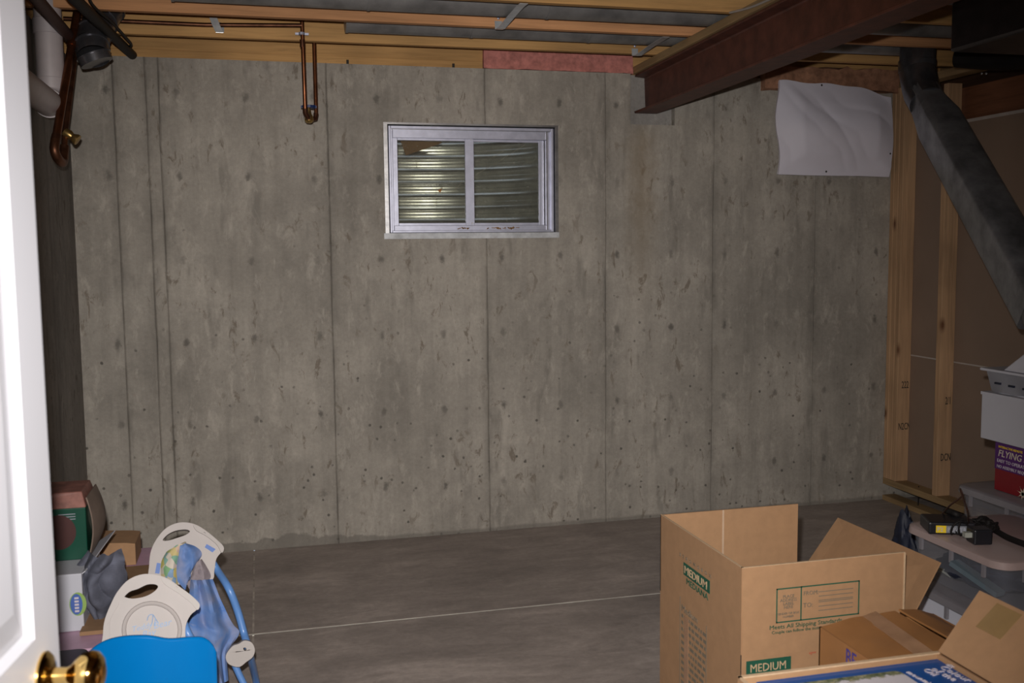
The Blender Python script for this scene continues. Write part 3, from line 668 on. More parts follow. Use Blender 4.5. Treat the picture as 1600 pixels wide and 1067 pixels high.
# print on the left face (plane X=x0), reading towards -Y
def onL(px, py): return aX(px, py, x0-.0008)
def onF(px, py): return aY(px, py, y0-.0008)
yd = (0, 0, 1)
a_, b_, c_, d_ = onL(1068, 890), onL(1109, 917), onL(1108, 936), onL(1070, 906)
ya, yb = a_.y, b_.y
g1 = obj('green_band', B().box(x0-.0012, x0-.0002, yb, ya, .563, .601), M_GREEN, t)
words('lettering', 'MEDIUM', .034, M_CARDL, (x0-.0013, ya-.006, .570), (0, -1, 0), yd, g1, sx=(ya-yb-.012)/.135)
words('lettering', 'MEDIANA', .026, M_GREEN, (x0-.0003, ya-.02, .540), (0, -1, 0), yd, t, sx=(ya-yb-.03)/.115)
words('lettering', 'S  T  R  O  N  G  B  O  X', .014, M_GREY_T, (x0-.0003, ya+.03, .612), (0, -1, 0), yd, t, sx=1.5)
ly = onL(1062, 975).y; ry = onL(1103, 1000).y
words('lettering', 'Medium', .030, M_GREY_T, (x0-.0003, ly-.012, .445), (0, -1, 0), yd, t, sx=1.2)
b = B(); random.seed(3)
for k in range(12):
    z = .43-.021*k; y = ly-.012
    while y > ry+.01:
        w_ = random.uniform(.008, .03); b.box(x0-.0008, x0-.0001, max(y-w_, ry), y, z-.005, z+.005); y -= w_+.006
obj('small_print', b, M_GREY_T, t, kind='stuff')
obj('border_line', B().box(x0-.0008, x0-.0001, ly-.003, ly, .16, .485), M_GREY_T, t)
obj('border_line', B().box(x0-.0008, x0-.0001, ry-.003, ry, .16, .46), M_GREY_T, t)
obj('tape_strip', B().box(x0-.0018, x0-.0009, ly-.065, ly-.035, 0.05, .435), M_TAPEC, t, label='shiny strip of clear tape')
# print on the front face
fx = lambda px: onF(px, 930).x
X0, XM, X2 = fx(1214), fx(1252), fx(1342); ZT = .640; ZB = .535
X0, XM, X2 = onF(1213, 945).x, onF(1251, 940).x, onF(1343, 925).x
ZT = onF(1213, 920).z; ZB = onF(1213, 974).z
b = B(); Y = y0-.0008; e = .0035
for xx in (X0, XM, X2-e): b.box(xx, xx+e, Y, Y+.0006, ZB, ZT)
for z in (ZB, ZT-e): b.box(X0, X2, Y, Y+.0006, z, z+e)
obj('address_panel', b, M_GREEN, t)
b = B()
for k in range(3):
    for zz, nn in ((ZT-.022, .012), (ZB+.022+.024, .012)): b.box(XM+.055, X2-.02, Y, Y+.0006, zz-k*nn, zz-k*nn+.002)
obj('rule_lines', b, M_GREY_T, t)
cc = (X0+XM)/2
for k, s in enumerate(('PLACE', 'ADDRESS', 'LABEL', 'HERE')): words('lettering', s, .012, M_GREY_T, (cc, Y+.0004, ZT-.028-k*.010), (1, 0, 0), yd, t, 'CENTER', sx=1.0)
words('lettering', 'SENDER OR BOX', .0085, M_GREY_T, (cc, Y+.0004, ZB+.022), (1, 0, 0), yd, t, 'CENTER', sx=1.0)
words('lettering', 'NUMBER', .0085, M_GREY_T, (cc, Y+.0004, ZB+.013), (1, 0, 0), yd, t, 'CENTER', sx=1.0)
words('lettering', 'FROM:', .016, M_GREY_T, (XM+.008, Y+.0004, ZT-.026), (1, 0, 0), yd, t)
words('lettering', 'TO:', .018, M_GREY_T, (XM+.008, Y+.0004, ZB+.036), (1, 0, 0), yd, t)
words('lettering', 'Meets All Shipping Standards', .0165, M_GREEN, (X0-.02, Y+.0004, ZB-.016), (1, 0, 0), yd, t, sx=1.15)
words('lettering', 'Couple can follow the instructions', .012, M_GREEN, (X0-.013, Y+.0004, ZB-.029), (1, 0, 0), yd, t, sx=1.1)
ga, gb = onF(1166, 1045), onF(1236, 1025)
g2 = obj('green_band', B().box(ga.x, gb.x, Y-.0004, Y+.0006, gb.z-.042, gb.z), M_GREEN, t)
words('lettering', 'MEDIUM', .032, M_CARDL, (ga.x+.01, Y-.0005, gb.z-.032), (1, 0, 0), yd, g2, sx=(gb.x-ga.x-.02)/.125)
words('lettering', 'uyvv', .012, M_REDINK, (onF(1264, 1020).x, Y+.0004, onF(1264, 1022).z), (1, 0, 0), yd, t)

# taped brown box in front
x0, x1, y0, y1, zt = 1.363, 1.70, 1.86, 2.215, .585
t = thing('taped_box', 'glossy brown taped box between the tall moving box and the blue printed box', 'box', ((x0+x1)/2, (y0+y1)/2, 0), kind='thing')
obj('body', B().box(x0, x1, y0, y1, 0, .02).box(x0, x0+.005, y0, y1, .02, zt-.002).box(x1-.005, x1, y0, y1, .02, zt-.002).box(x0, x1, y0, y0+.005, .02, zt-.002).box(x0, x1, y1-.005, y1, .02, zt-.002), M_CARDT, t)
xm = 1.592
def flp(xa, xb, up_, sag):
    return sheet(10, 8, lambda u, v: Vector((xa+(xb-xa)*u, y0+(y1-y0)*v, zt-.004+up_*u+sag*math.sin(u*PI)*(.4+.6*v)+.003*noise.noise((u*4, v*4, xa)))), .005)
obj('flap', flp(x0, xm-.008, .020, .006), M_CARDT, t, smooth=True)
obj('flap', flp(x1, xm+.003, .024, .006), M_CARDT, t, smooth=True)
obj('tape_strip', sheet(6, 10, lambda u, v: Vector((x0+.09+u*.04+.11*v*.3, y0+(y1-y0)*v, zt+.0125+.001*noise.noise((u*9, v*9, 1))+.010*u)), .001), M_TAPEC, t, smooth=True, label='wrinkled clear tape across the lid')
pb = aX(1321, 1035, x0-.001)
words('lettering', 'BE', .055, M_BLUEINK, (x0-.0008, pb.y+.0, pb.z+.0), (0, -1, 0), yd, t, sx=.8)

# front open box holding a blue printed box
x0, x1, y0, y1, zt = .905, 1.368, 1.28, 1.765, .695
t = thing('open_carton', 'nearest open cardboard carton at the bottom right corner, flap leaning out', 'box', ((x0+x1)/2, (y0+y1)/2, 0), kind='thing')
obj('body', B().box(x0, x0+th, y0, y1, 0, zt).box(x1-th, x1, y0, y1, 0, zt).box(x0+th, x1-th, y0, y0+th, 0, zt).box(x0+th, x1-th, y1-th, y1, 0, zt).box(x0+th, x1-th, y0+th, y1-th, 0, .006), M_CARD, t)
obj('cut_edge', B().box(x0, x1, y1-.008, y1+.001, zt, zt+.003).box(x0, x0+.007, y0, y1, zt, zt+.003), M_CARDL, t)
P0 = Vector((x1, 1.717, zt)); nrm = Vector((-.45, 0, .9)).normalized()
w0, w1, w2_ = aY(1487, 1026, y1), aY(1548, 952, y1-.02), aX(1606, 990, 1.50)
def flapB(u, v):
    a = math.radians(38); Lx = .155; y = y1-.006-v*.45
    return Vector((x1+u*Lx*math.cos(a), y+(.0 if v else .03*u), zt+.002+u*Lx*math.sin(a)*1.15))
fo = obj('flap', sheet(8, 8, flapB, .005), M_CARD, t, smooth=True)
obj('tape_strip', sheet(3, 4, lambda u, v: flapB(.52+.42*u, .07+.16*v)+Vector((-.002, 0, .0045)), .0008), M_TAPE, fo, label='square of brown packing tape')
t = thing('printed_blue_box', 'flat blue printed box with a pale mountain picture lying in the nearest open carton', 'box', (1.15, 1.52, .0), kind='thing')
bx0, bx1, by0_, by1_ = .938, 1.358, 1.29, 1.752; zs = .688
obj('body', B().box(bx0, bx1, by0_, by1_, .40, zs), M_BLUEB, t, bev=.002)
obj('stacked_books', B().box(bx0+.01, bx1-.01, by0_, by1_-.01, .0062, .398), M_CARDD, t)
pk = [aZ(1208, 1062, zs+.0008), aZ(1226, 1056, zs+.0008), aZ(1398, 1046, zs+.0008), aZ(1407, 1049, zs+.0008)]
px1 = aZ(1404, 1048, zs)
pa_, pb_ = aZ(1212, 1060, zs).x, px1.x
yt = px1.y
b = B().prism(rrect(pa_, pb_, by0_+.03, yt, .015), zs, zs+.0012)
obj('picture', b, M_PHOTO, t, label='pale picture with dark firs along its top')
def onT(px, py): return aZ(px, py, zs+.001)
for s_, sz, px, py, sc_ in (('mountains', .018, 1415, 1050, 1.0), ('Oil', .026, 1440, 1046, 1.0), ('of the', .026, 1453, 1045, 1.0), ('Colour', .026, 1466, 1042, 1.0), ('&', .026, 1476, 1038, 1.2)):
    p = onT(px, py); words('lettering', s_, sz, M_TXTW, (p.x, p.y, zs+.0004), (.12, -1, 0), (1, .12, 0), t, sx=sc_)

# ------------------------------------------------------------------ storage bins
def bin_(name, x0, x1, y0, y1, z0, z1, lab, ml, r=.05, body=M_BIN, lid_t=.028):
    t = thing(name, lab, 'storage bin', ((x0+x1)/2, (y0+y1)/2, z0))
    tp = .018
    o = rrect(x0+.016, x1-.016, y0+.016, y1-.016, r); bo = rrect(x0+.016+tp, x1-.016-tp, y0+.016+tp, y1-.016-tp, r*.8)
    b_ = B(); b_.prism(bo, z0, z1-lid_t, o); obj('tub', b_, body, t, smooth=True)
    l_ = B(); l_.prism(rrect(x0, x1, y0, y1, r*1.15), z1-lid_t, z1-.006, rrect(x0+.002, x1-.002, y0+.002, y1-.002, r*1.15))
    l_.prism(rrect(x0+.002, x1-.002, y0+.002, y1-.002, r*1.15), z1-.006, z1-.001, rrect(x0+.012, x1-.012, y0+.012, y1-.012, r))
    lid = obj('lid', l_, ml, t, smooth=True)
    # ribs
    for k in range(3):
        yy = y0+.09+k*(y1-y0-.18)/2; rb = B()
        rb.box(x0+.010, x0+.019, yy-.006, yy+.006, z1-lid_t-.045, z1-lid_t); obj('rib', rb, M_BINL2, t)
    for k in range(3):
        xx = x0+.10+k*.12; rb = B()
        rb.box(xx-.006, xx+.006, y0+.010, y0+.019, z1-lid_t-.045, z1-lid_t); obj('rib', rb, M_BINL2, t)
    return t
LX0, LX1, LY0, LY1 = 2.13, 2.565, 2.475, 2.955
tb = bin_('storage_bin', LX0-.035, LX1+.03, LY0-.02, LY1-.04, 0.0, .428, 'lower clear storage bin with white contents at the lower right', M_BINL2, body=clear_plastic('clearer_plastic', (.5, .5, .56), .15))
obj('white_carton', B().box(LX0+.004, LX1-.05, 2.635, LY1-.10, .02, .385), mat('bright_white_card', (.80, .80, .90), .5, var=.03), label='white carton inside the lower clear bin', cat='carton', bev=.004)
ta = bin_('storage_bin', LX0, LX1, LY0, LY1, .430, .60, 'clear storage bin with pinkish lid holding dark things under the black adapters', M_BINL)
random.seed(11)
def lump(name, c, s, m, lab, cat, seed, parent=None, amp=.25):
    bm = bmesh.new(); bmesh.ops.create_icosphere(bm, subdivisions=4, radius=1)
    for v in bm.verts:
        k = 1+amp*noise.noise(v.co*1.7+Vector((seed, 0, 0)))+amp*.5*noise.noise(v.co*5+Vector((0, seed, 0)))
        v.co = Vector((c[0]+v.co.x*s[0]*k, c[1]+v.co.y*s[1]*k, c[2]+v.co.z*s[2]*k))
    return obj(name, bm, m, parent, smooth=True, label=lab, cat=cat)
lump('folded_dark_clothes', (2.34, 2.71, .487), (.17, .19, .048), M_DARKS, 'dark bundled clothes inside the bin under the pinkish lid', 'clothes', 2)
obj('grey_remote', B().box(-.09, .09, -.02, .02, -.008, .008, Matrix.Translation((2.165, 2.62, .505)) @ Matrix.Rotation(-1.35, 4, 'Z') @ Matrix.Rotation(.3, 4, 'Y')), mat('slate_grey', (.12, .16, .19), .5), label='slate grey bar inside the bin under the pinkish lid', cat='gadget')
obj('cream_tag', B().box(-.02, .02, -.03, .03, -.006, .006, Matrix.Translation((2.175, 2.80, .470)) @ Matrix.Rotation(.6, 4, 'Y')), mat('cream_card', (.35, .36, .32), .6), label='small cream tag inside the bin near its left end', cat='tag')
tc = bin_('storage_bin', 2.60, 3.05, 2.74, 3.30, 0, .625, 'tall clear storage bin behind the adapters under the red box', M_BINL2)
obj('blue_folder', B().box(2.625, 2.64, 2.80, 3.10, .46, .545), mat('bright_blue_card', (.01, .12, .30), .5), label='bright blue folder seen through the tall clear bin', cat='folder')
obj('pink_papers', B().box(2.645, 2.95, 2.80, 3.22, .02, .50), mat('pinkish_papers', (.30, .17, .20), .7, var=.4, scale=9), label='pinkish stack of papers inside the tall clear bin', cat='papers')

# red and purple toy box, white box and white tray on top
x0 = 2.68
t = thing('toy_box', 'red and purple printed toy box standing on the tall clear bin', 'box', (x0+.1, 3.0, .625))
ty0, ty1 = 2.80, 3.165
obj('body', B().box(x0, x0+.24, ty0, ty1, .626, .818), M_RED, t, bev=.002)
pn = obj('purple_band', B().box(x0-.0015, x0+.001, ty0, ty1, .708, .818), M_PURP, t)
words('lettering', 'INTERACTIVE REMOTE', .012, M_YEL, (x0-.0016, ty1-.018, .790), (0, -1, -.0), yd, pn)
words('lettering', 'FLYING SAUCER', .036, mat('cream_ink', (.62, .56, .44), .5), (x0-.0016, ty1-.016, .758), (0, -1, 0), yd, pn, shear=.2)
words('lettering', 'EASY TO OPERATE', .018, M_TXTW, (x0-.0016, ty1-.012, .735), (0, -1, 0), yd, pn)
words('lettering', 'NO ASSEMBLY REQUIRED', .016, M_TXTW, (x0-.0016, ty1-.012, .714), (0, -1, 0), yd, pn)
b = B(); sc0 = aX(1598, 772, x0-.001)
for k in range(8):
    a = k*PI/4+.2; b.panel(sc0+Vector((0, .005*math.cos(a+1.57), .005*math.sin(a+1.57))), sc0+Vector((0, .028*math.cos(a), .028*math.sin(a))), sc0+Vector((0, .029*math.cos(a+.05), .029*math.sin(a+.05))), sc0+Vector((0, .005*math.cos(a-1.57), .005*math.sin(a-1.57))), -.0006)
obj('starburst', b, mat('cream_ink', (.62, .56, .44), .5), t)
t = thing('white_box', 'plain white box stacked on the red and purple toy box', 'box', (2.78, 3.0, .82))
obj('body', B().box(2.64, 2.90, 2.70, 3.20, .820, .995), M_WCARD, t, bev=.002)
obj('lid_edge', B().box(2.637, 2.903, 2.697, 3.203, .987, .998), M_WCARD, t)
t = thing('foam_tray', 'white moulded tray with scalloped slotted rim on top of the white box', 'tray', (2.78, 3.0, .998))
b = B(); prof = [(y, .999+.006*abs(math.sin(y*34))) for y in [2.72+k*.0075 for k in range(61)]]
v1 = [Vector((2.652+.006*math.sin(y*40), y, z)) for y, z in prof]; v2 = [Vector((2.632, y, 1.082)) for y, z in prof]
bm = b.bm; A_ = [bm.verts.new(p) for p in v1]; B_ = [bm.verts.new(p) for p in v2]
for i in range(60): bm.faces.new((A_[i], A_[i+1], B_[i+1], B_[i]))
bmesh.ops.solidify(bm, geom=bm.faces[:], thickness=.006)
obj('wall_panel', b, M_WCARD, t)
obj('rim', B().box(2.622, 2.90, 2.71, 3.195, 1.080, 1.090), M_WCARD, t, bev=.003)
obj('foot', B().box(2.66, 2.89, 2.74, 3.16, .999, 1.08), M_WCARD, t)
for k, y in enumerate((3.12, 3.05, 2.98, 2.91)): obj('slot', B().box(2.631, 2.638, y-.022, y+.006, 1.036-.002*k, 1.043-.002*k), M_DARKS, t)
t = obj('foam_block', B().hexa([(2.63, 2.72, 1.091), (2.80, 2.72, 1.091), (2.80, 3.085, 1.091), (2.63, 3.085, 1.091)], [(2.66, 2.74, 1.155), (2.78, 2.74, 1.155), (2.78, 3.01, 1.16), (2.655, 3.01, 1.16)]), M_WCARD, bev=.006, label='white faceted foam block lying on the scalloped tray', cat='foam block')

# adapters and cables on the bin lid
t = thing('power_adapter', 'black power adapter with yellow and grey label on the pinkish bin lid', 'adapter', aZ(1475, 832, .60))
ac = aZ(1476, 822, .618); Ra = Matrix.Translation(ac) @ Matrix.Rotation(math.radians(-22), 4, 'Z')
obj('case', B().box(-.062, .085, -.045, .07, -.017, .024, Ra), M_BLKP, t, bev=.006)
obj('yellow_label', B().box(-.040, -.008, -.0458, -.0448, -.010, .014, Ra), M_YEL, t)
obj('grey_label', B().box(-.008, .058, -.0458, -.0448, -.010, .014, Ra), M_LGREY, t)
xr = (Ra.to_3x3() @ Vector((1, 0, 0)))
words('lettering', 'P2', .020, M_WCARD, Ra @ Vector((-.037, -.0462, -.005)), xr, yd, t)
words('lettering', 'POWER', .020, M_WCARD, Ra @ Vector((-.004, -.0462, -.005)), xr, yd, t, sx=.85)
t = thing('small_black_plug', 'square black plug adapter with a pale sticker at the lid edge', 'adapter', aZ(1522, 850, .60))
ac2 = aZ(1529, 838, .622); R2 = Matrix.Translation(ac2) @ Matrix.Rotation(math.radians(-12), 4, 'Z')
obj('case', B().box(-.027, .033, -.026, .030, -.0215, .028, R2), M_BLKP, t, bev=.005)
obj('prongs_cover', B().box(-.05, -.026, -.012, .006, .0, .016, R2), mat('cream_card', (.35, .36, .32), .6), t, label='pale sticker tab')
def loops(c, rx, rz, n, ph=0, tilt=0):
    return [Vector((c.x+rx*math.cos(a)+.004*math.sin(3*a), c.y+.03*math.sin(a*.5+ph)+tilt*a, c.z+rz*abs(math.sin(a*.5+.3))+.004*math.sin(2.3*a))) for a in [k*PI/8 for k in range(n)]]
pp = []
for i in range(90):
    a = i*.42; pp.append(ac+Vector((.02+.014*math.cos(i*.13)+.045*math.cos(a)*.5, -.058+.0*i+.012*math.sin(a*.7), .004+.030*math.sin(a))))
obj('wound_cord', B().tube(smooth_path([p if p.z > .606 else Vector((p.x, p.y, .606)) for p in pp[:46]], 3), .0035, 7), M_BLK, smooth=True, label='black cord wound round the labelled power adapter', cat='cord')
c1 = [aZ(1418+20, 800, .63), aZ(1450, 792, .66), aZ(1478, 776, .70), aZ(1500, 758, .74)]
obj('thin_cord', B().tube(smooth_path([aZ(1470, 806, .62), aY(1484, 790, 2.78), aY(1503, 775, 2.72), aY(1500, 764, 2.72), aY(1507, 785, 2.66), aY(1512, 800, 2.60), aZ(1513, 822, .615)], 6), .003, 7), mat('brown_cord', (.05, .02, .012), .5), smooth=True, label='thin brown cord arching up against the tall clear bin', cat='cord')
obj('thick_cord', B().tube(smooth_path([aZ(1478, 798, .64), aZ(1492, 802, .65), aZ(1506, 812, .625), aZ(1525, 818, .62), aZ(1550, 826, .615), aZ(1575, 840, .612), aZ(1606, 852, .612)], 6), .010, 9), M_BLK, smooth=True, label='thick black cord running from the adapters off to the right', cat='cord')
for i, (p, sd) in enumerate((((1535, 822), .03), ((1548, 828), .024))):
    lump('cord_bundle', aZ(*p, .615)+Vector((0, 0, .012)), (sd, sd*.8, .018), M_BLK, ('knot of black cord beside the square black plug', 'knot of black cord furthest right on the bin lid')[i], 'cord', i+3, amp=.5)
lump('dark_lump', aZ(1416, 850, .3)+Vector((.03, .05, -.1)), (.05, .07, .22), M_DARKS, 'dark lump squeezed between the moving box and the clear bins', 'bag', 8, amp=.3)  # dark irregular lump filling the gap beside the bins

# ================================================================== LEFT: toys and boxes
# pink toy chest
t = thing('pink_storage_tote', 'magenta storage tote with a pale pink lid against the left wall', 'storage bin', (-.6, 3.45, 0), kind='thing')
obj('tub', B().prism(rrect(-.835, -.37, 3.03, 3.97, .04), 0, .385, rrect(-.85, -.355, 3.01, 3.99, .04)), M_MAG, t, smooth=True)
obj('lid', B().prism(rrect(-.857, -.34, 3.0, 4.0, .045), .385, .42), M_PINK, t, bev=.005, smooth=True)
obj('dark_purple_bin', B().prism(rrect(-.80, -.515, 2.70, 2.98, .03), 0, .43, rrect(-.81, -.505, 2.69, 2.985, .03)), M_DPUR, bev=.004, smooth=True, label='dark purple bin in front of the magenta tote by the door edge', cat='bin')
t = thing('wipes_box', 'white carton with a blue and green oval badge on the pink tote lid', 'box', (-.65, 3.3, .42))
wx0, wx1, wy0, wy1 = -.84, -.545, 3.15, 3.50
obj('body', B().box(wx0, wx1, wy0, wy1, .421, .598), M_WCARD, t, bev=.003)
obj('flap', B().panel((wx1, wy0, .598), (wx1, wy1, .598), (wx1+.05, wy1, .63), (wx1+.01, wy0, .605), .003), M_WCARD, t)
oc = Vector((aY(120, 908, wy0).x, wy0, .505))
def disc(c, rx, rz, y, th_=.0008, n_=28):
    b_ = B(); vs_ = [(c.x+rx*math.cos(2*PI*k/n_), y, c.z+rz*math.sin(2*PI*k/n_)) for k in range(n_)]
    b_.pts(vs_+[(p[0], y+th_, p[2]) for p in vs_], [tuple(range(n_)), tuple(range(n_, 2*n_))[::-1]]+[(k, (k+1) % n_, n_+(k+1) % n_, n_+k) for k in range(n_)]); return b_
obj('green_badge', disc(oc, .024, .036, wy0-.0012), mat('lime_print', (.25, .38, .10), .5), t)
bd = obj('blue_badge', disc(oc+Vector((-.004, 0, 0)), .017, .032, wy0-.0022), mat('badge_blue', (.06, .12, .38), .5), t)
b = B()
for k in range(5): b.box(oc.x-.009, oc.x+.003, wy0-.003, wy0-.0022, oc.z-.024+.010*k, oc.z-.018+.010*k)
obj('badge_marks', b, M_TXTW, bd)
GX, GY0, GY1, GZ = -.548, 3.29, 3.485, .600
t = thing('green_box', 'dark green printed box with a reddish top on the white carton', 'box', (-.7, 3.38, GZ))
obj('body', B().box(-.84, GX, GY0, GY1, GZ, .765), M_DGRN, t, bev=.003)
obj('top_band', B().hexa([(-.842, GY0-.002, .765), (GX+.002, GY0-.002, .765), (GX+.002, GY1+.002, .765), (-.842, GY1+.002, .765)], [(-.835, GY0+.01, .812), (GX-.012, GY0+.02, .812), (GX-.012, GY1-.01, .812), (-.835, GY1-.01, .812)]), mat('dusty_red_print', (.22, .09, .07), .6, var=.4, scale=20), t, bev=.003, label='reddish brown band along the top')
def bulge(u, v):
    return Vector((GX+.001+.034*math.sin(PI*v)*math.sin(PI*min(1, .15+u*.6)), GY0+.005+(GY1-GY0-.01)*u, GZ+.004+.190*v))
obj('side_panel', sheet(8, 12, bulge, .004), mat('brown_grey_card', (.16, .115, .09), .8, var=.2), t, smooth=True, label='bulging grey-brown side')
rb = Vector((aY(92, 832, GY0).x, GY0, aY(92, 832, GY0).z))
obj('badge', disc(rb, .050, .055, GY0-.0015), mat('dark_red_print', (.05, .012, .01), .5), t)
for k, w_ in enumerate((.05, .06, .035)): obj('print_line', B().box(GX-.03-w_, GX-.03, GY0-.001, GY0, .745-.008*k, .748-.008*k), M_LGREY, t)
t = thing('small_carton', 'small plain cardboard carton behind the grey cloth', 'box', (-.53, 3.9, .42))
obj('body', B().box(-.62, -.468, 3.78, 3.95, .421, .50), M_CARD, t, bev=.002)
obj('body_top', B().hexa([(-.62, 3.78, .50), (-.468, 3.78, .50), (-.468, 3.95, .50), (-.62, 3.95, .50)], [(-.60, 3.78, .512), (-.50, 3.78, .505), (-.50, 3.95, .505), (-.60, 3.95, .512)]), M_CARD, t)
obj('flat_cardboard', B().panel((-.55, 3.10, .4235), (-.345, 3.10, .4235), (-.345, 3.72, .4235), (-.55, 3.72, .4235), .012), M_CARDD, label='flattened brown cardboard lying on the pink tote lid', cat='cardboard')
# crumpled grey cloth
def crump(c, s, seed):
    bm = bmesh.new(); bmesh.ops.create_icosphere(bm, subdivisions=5, radius=1)
    for v in bm.verts:
        p = v.co.copy(); q = p+Vector((noise.noise(p*1.3), noise.noise(p*1.3+Vector((7, 0, 0))), noise.noise(p*1.3+Vector((0, 7, 0)))))*.8; k = 1.05+.42*noise.noise(p*1.2+Vector((seed, 1, 2)))-.55*abs(noise.noise(q*1.9+Vector((seed, 4, 0))))+.05*noise.noise(p*9)
        v.co = Vector((c[0]+p.x*s[0]*k, c[1]+p.y*s[1]*k, c[2]+p.z*s[2]*k))
    return bm
def rag(u, v):
    w_ = .055+.105*math.sin(PI*min(1, .12+v*.78))
    fo_ = noise.noise((u*2.2, v*1.6, 2.0)); q = u*3.1+fo_*1.6+v*.7
    x = -.505+(u-.5)*w_+.045*(.25-v)*(1-v)+.012*noise.noise((u*3, v*5, 5)); z = .632-.185*v-.02*math.sin(PI*u)*v+.012*noise.noise((u*4, v*4, 8))
    y = 3.27-.075*math.sin(PI*min(1, max(0, u)))*(.4+.6*math.sin(PI*min(1, v+.15)))-.030*abs(math.sin(q*2.2))-.020*abs(math.sin((v*2.6+fo_*1.4)*2.4+u))
    return Vector((x, y, z))
obj('grey_cloth', sheet(48, 48, rag, .004), M_GREYF, smooth=True, label='crumpled dark grey cloth hanging over the white carton', cat='cloth')
# blue child chair, its back towards us
t = thing('child_chair', 'bright blue plastic child chair behind the brass door knob', 'chair', (-.27, 2.75, 0))
cy_ = 2.60
out = [(-.46, .20), (-.46, .50), (-.445, .555), (-.41, .590), (-.36, .605), (-.30, .603), (-.25, .588), (-.20, .583), (-.17, .575), (-.150, .55), (-.142, .50), (-.142, .20)]
so = [p for p in smooth_path([(x, 0, z) for x, z in out], 5)]
b = B(); n_ = len(so)
xs = [p.x for p in so]; xc = (min(xs)+max(xs))/2
def bow(x): return .035*(1-((x-xc)/.17)**2)
rows = []
# backrest as thick curved plate
bm = b.bm
front = [bm.verts.new((p.x, cy_-bow(p.x)+.0, p.z)) for p in so]
K = 12
grid_f = []
def zt_at(x):
    c = [q for q in so]; best = None
    for p, q in zip(c, c[1:]):
        if min(p.x, q.x) <= x <= max(p.x, q.x) and abs(q.x-p.x) > 1e-6:
            z = p.z+(q.z-p.z)*(x-p.x)/(q.x-p.x); best = z if best is None else max(best, z)
    return best if best else .5
bm.free(); 
def chair_back(u, v):
    x = -.459+u*.316; z = .18+(zt_at(x)-.18)*v
    y = cy_-bow(x)-.02*(1-v)+.012*v
    return Vector((x, y, z))
bk = sheet(40, 16, chair_back, .016)
obj('backrest', bk, M_BLUEP, t, bev=.005, smooth=True)
obj('seat', B().prism(rrect(-.455, -.150, cy_+.0, cy_+.24, .03), .255, .275), M_BLUEP, t, bev=.006, smooth=True)
for sx, sy in ((-.44, .015), (-.165, .015), (-.44, .26), (-.165, .26)):
    dx = -.02 if sx < -.3 else .02; dy = .02 if sy > .1 else -.02
    obj('leg', B().tube([(sx, cy_+sy, .258), (sx+dx, cy_+sy+dy, 0)], [.020, .014], 12), M_BLUEP, t, smooth=True)

# baby seats: cream shell with grip hole, blue tube frame, cloth
from mathutils.geometry import tessellate_polygon
def shell(px_out, px_hole, P0, N, thick, sub=5):
    o = smooth_path([aP(x, y, P0, N) for x, y in px_out], sub, True)
    h = smooth_path([aP(x, y, P0, N) for x, y in px_hole], sub, True)
    bm = bmesh.new(); n_ = N.normalized()*thick
    vs1 = [bm.verts.new(p) for p in o+h]; vs2 = [bm.verts.new(p+n_) for p in o+h]
    bm.verts.ensure_lookup_table()
    a = len(o); c = len(h)
    for tri in tessellate_polygon([o, h]):
        try:
            bm.faces.new([vs1[i] for i in tri]); bm.faces.new([vs2[i] for i in tri[::-1]])
        except ValueError: pass
    for s0, m in ((0, a), (a, c)):
        for i in range(m):
            j = (i+1) % m; bm.faces.new((vs1[s0+i], vs1[s0+j], vs2[s0+j], vs2[s0+i]))
    return bm
def cloth(rows, P0, N, m, name, parent, folds=.01, nv=24, nu=14, label=None, fq=3.0):
    # rows: list of ((pxL,pyL,d),(pxR,pyR,d)); d offset towards the viewer
    Ls = smooth_path([aP(r_[0][0], r_[0][1], P0, N)+N*r_[0][2] for r_ in rows], 6); Rs = smooth_path([aP(r_[1][0], r_[1][1], P0, N)+N*r_[1][2] for r_ in rows], 6)
    m_ = len(Ls)-1
    def fn(u, v):
        k = v*m_; i = min(int(k), m_-1); f_ = k-i
        a = Ls[i].lerp(Ls[i+1], f_); c = Rs[i].lerp(Rs[i+1], f_)
        p = a.lerp(c, u)
        return p+N*(folds*(math.sin(u*PI*fq+v*2)*.6+noise.noise((u*4, v*5, 3))))*(.3+.7*math.sin(PI*u))+N*.02*math.sin(PI*u)
    return obj(name, sheet(nu, nv*2, fn, .006), m, parent, smooth=True, label=label)
# rear seat
N1 = Vector((.12, -1, .42)).normalized(); P1 = Vector((-.25, 3.42, .50))
s1 = thing('baby_seat', 'rear cream and blue baby seat, its headrest pad patterned, standing folded against the pink tote', 'baby seat', (-.2, 3.42, 0))
o1 = [(234, 908), (233, 885), (236, 862), (246, 842), (261, 826), (281, 818.5), (303, 821), (322, 832), (340, 847), (348, 856), (345, 864), (337, 875), (334, 893), (330, 908), (302, 914), (262, 914)]
h1 = [(254, 846), (262, 837), (275, 831), (290, 829.5), (296, 832.5), (289, 838), (276, 842.5), (263, 846.5)]
sh = obj('shell', shell(o1, h1, P1, N1, .035), M_WPL, s1, bev=.007, smooth=True)
cen = aP(290, 880, P1, N1)
obj('rim_band', shell([(303, 820), (322, 831), (341, 846), (349.5, 856), (346, 864), (338, 851), (322, 838), (306, 829)], [(318, 832.5), (320, 834), (321, 833.6), (319, 832)], P1+N1*.034, N1, .010), M_WPL2, sh, bev=.003, smooth=True)
obj('blue_sticker', B().panel(*[aP(x, y, P1, N1)+N1*.0355 for x, y in ((319, 857), (331, 865), (336, 860), (322, 852))], .0015), mat('blue_sticker', (.06, .15, .45), .5), sh)
obj('blue_sticker', B().panel(*[aP(x, y, P1, N1)+N1*.0355 for x, y in ((242, 897), (249, 898), (251, 882), (245, 881))], .0015), mat('blue_sticker', (.06, .15, .45), .5), sh)
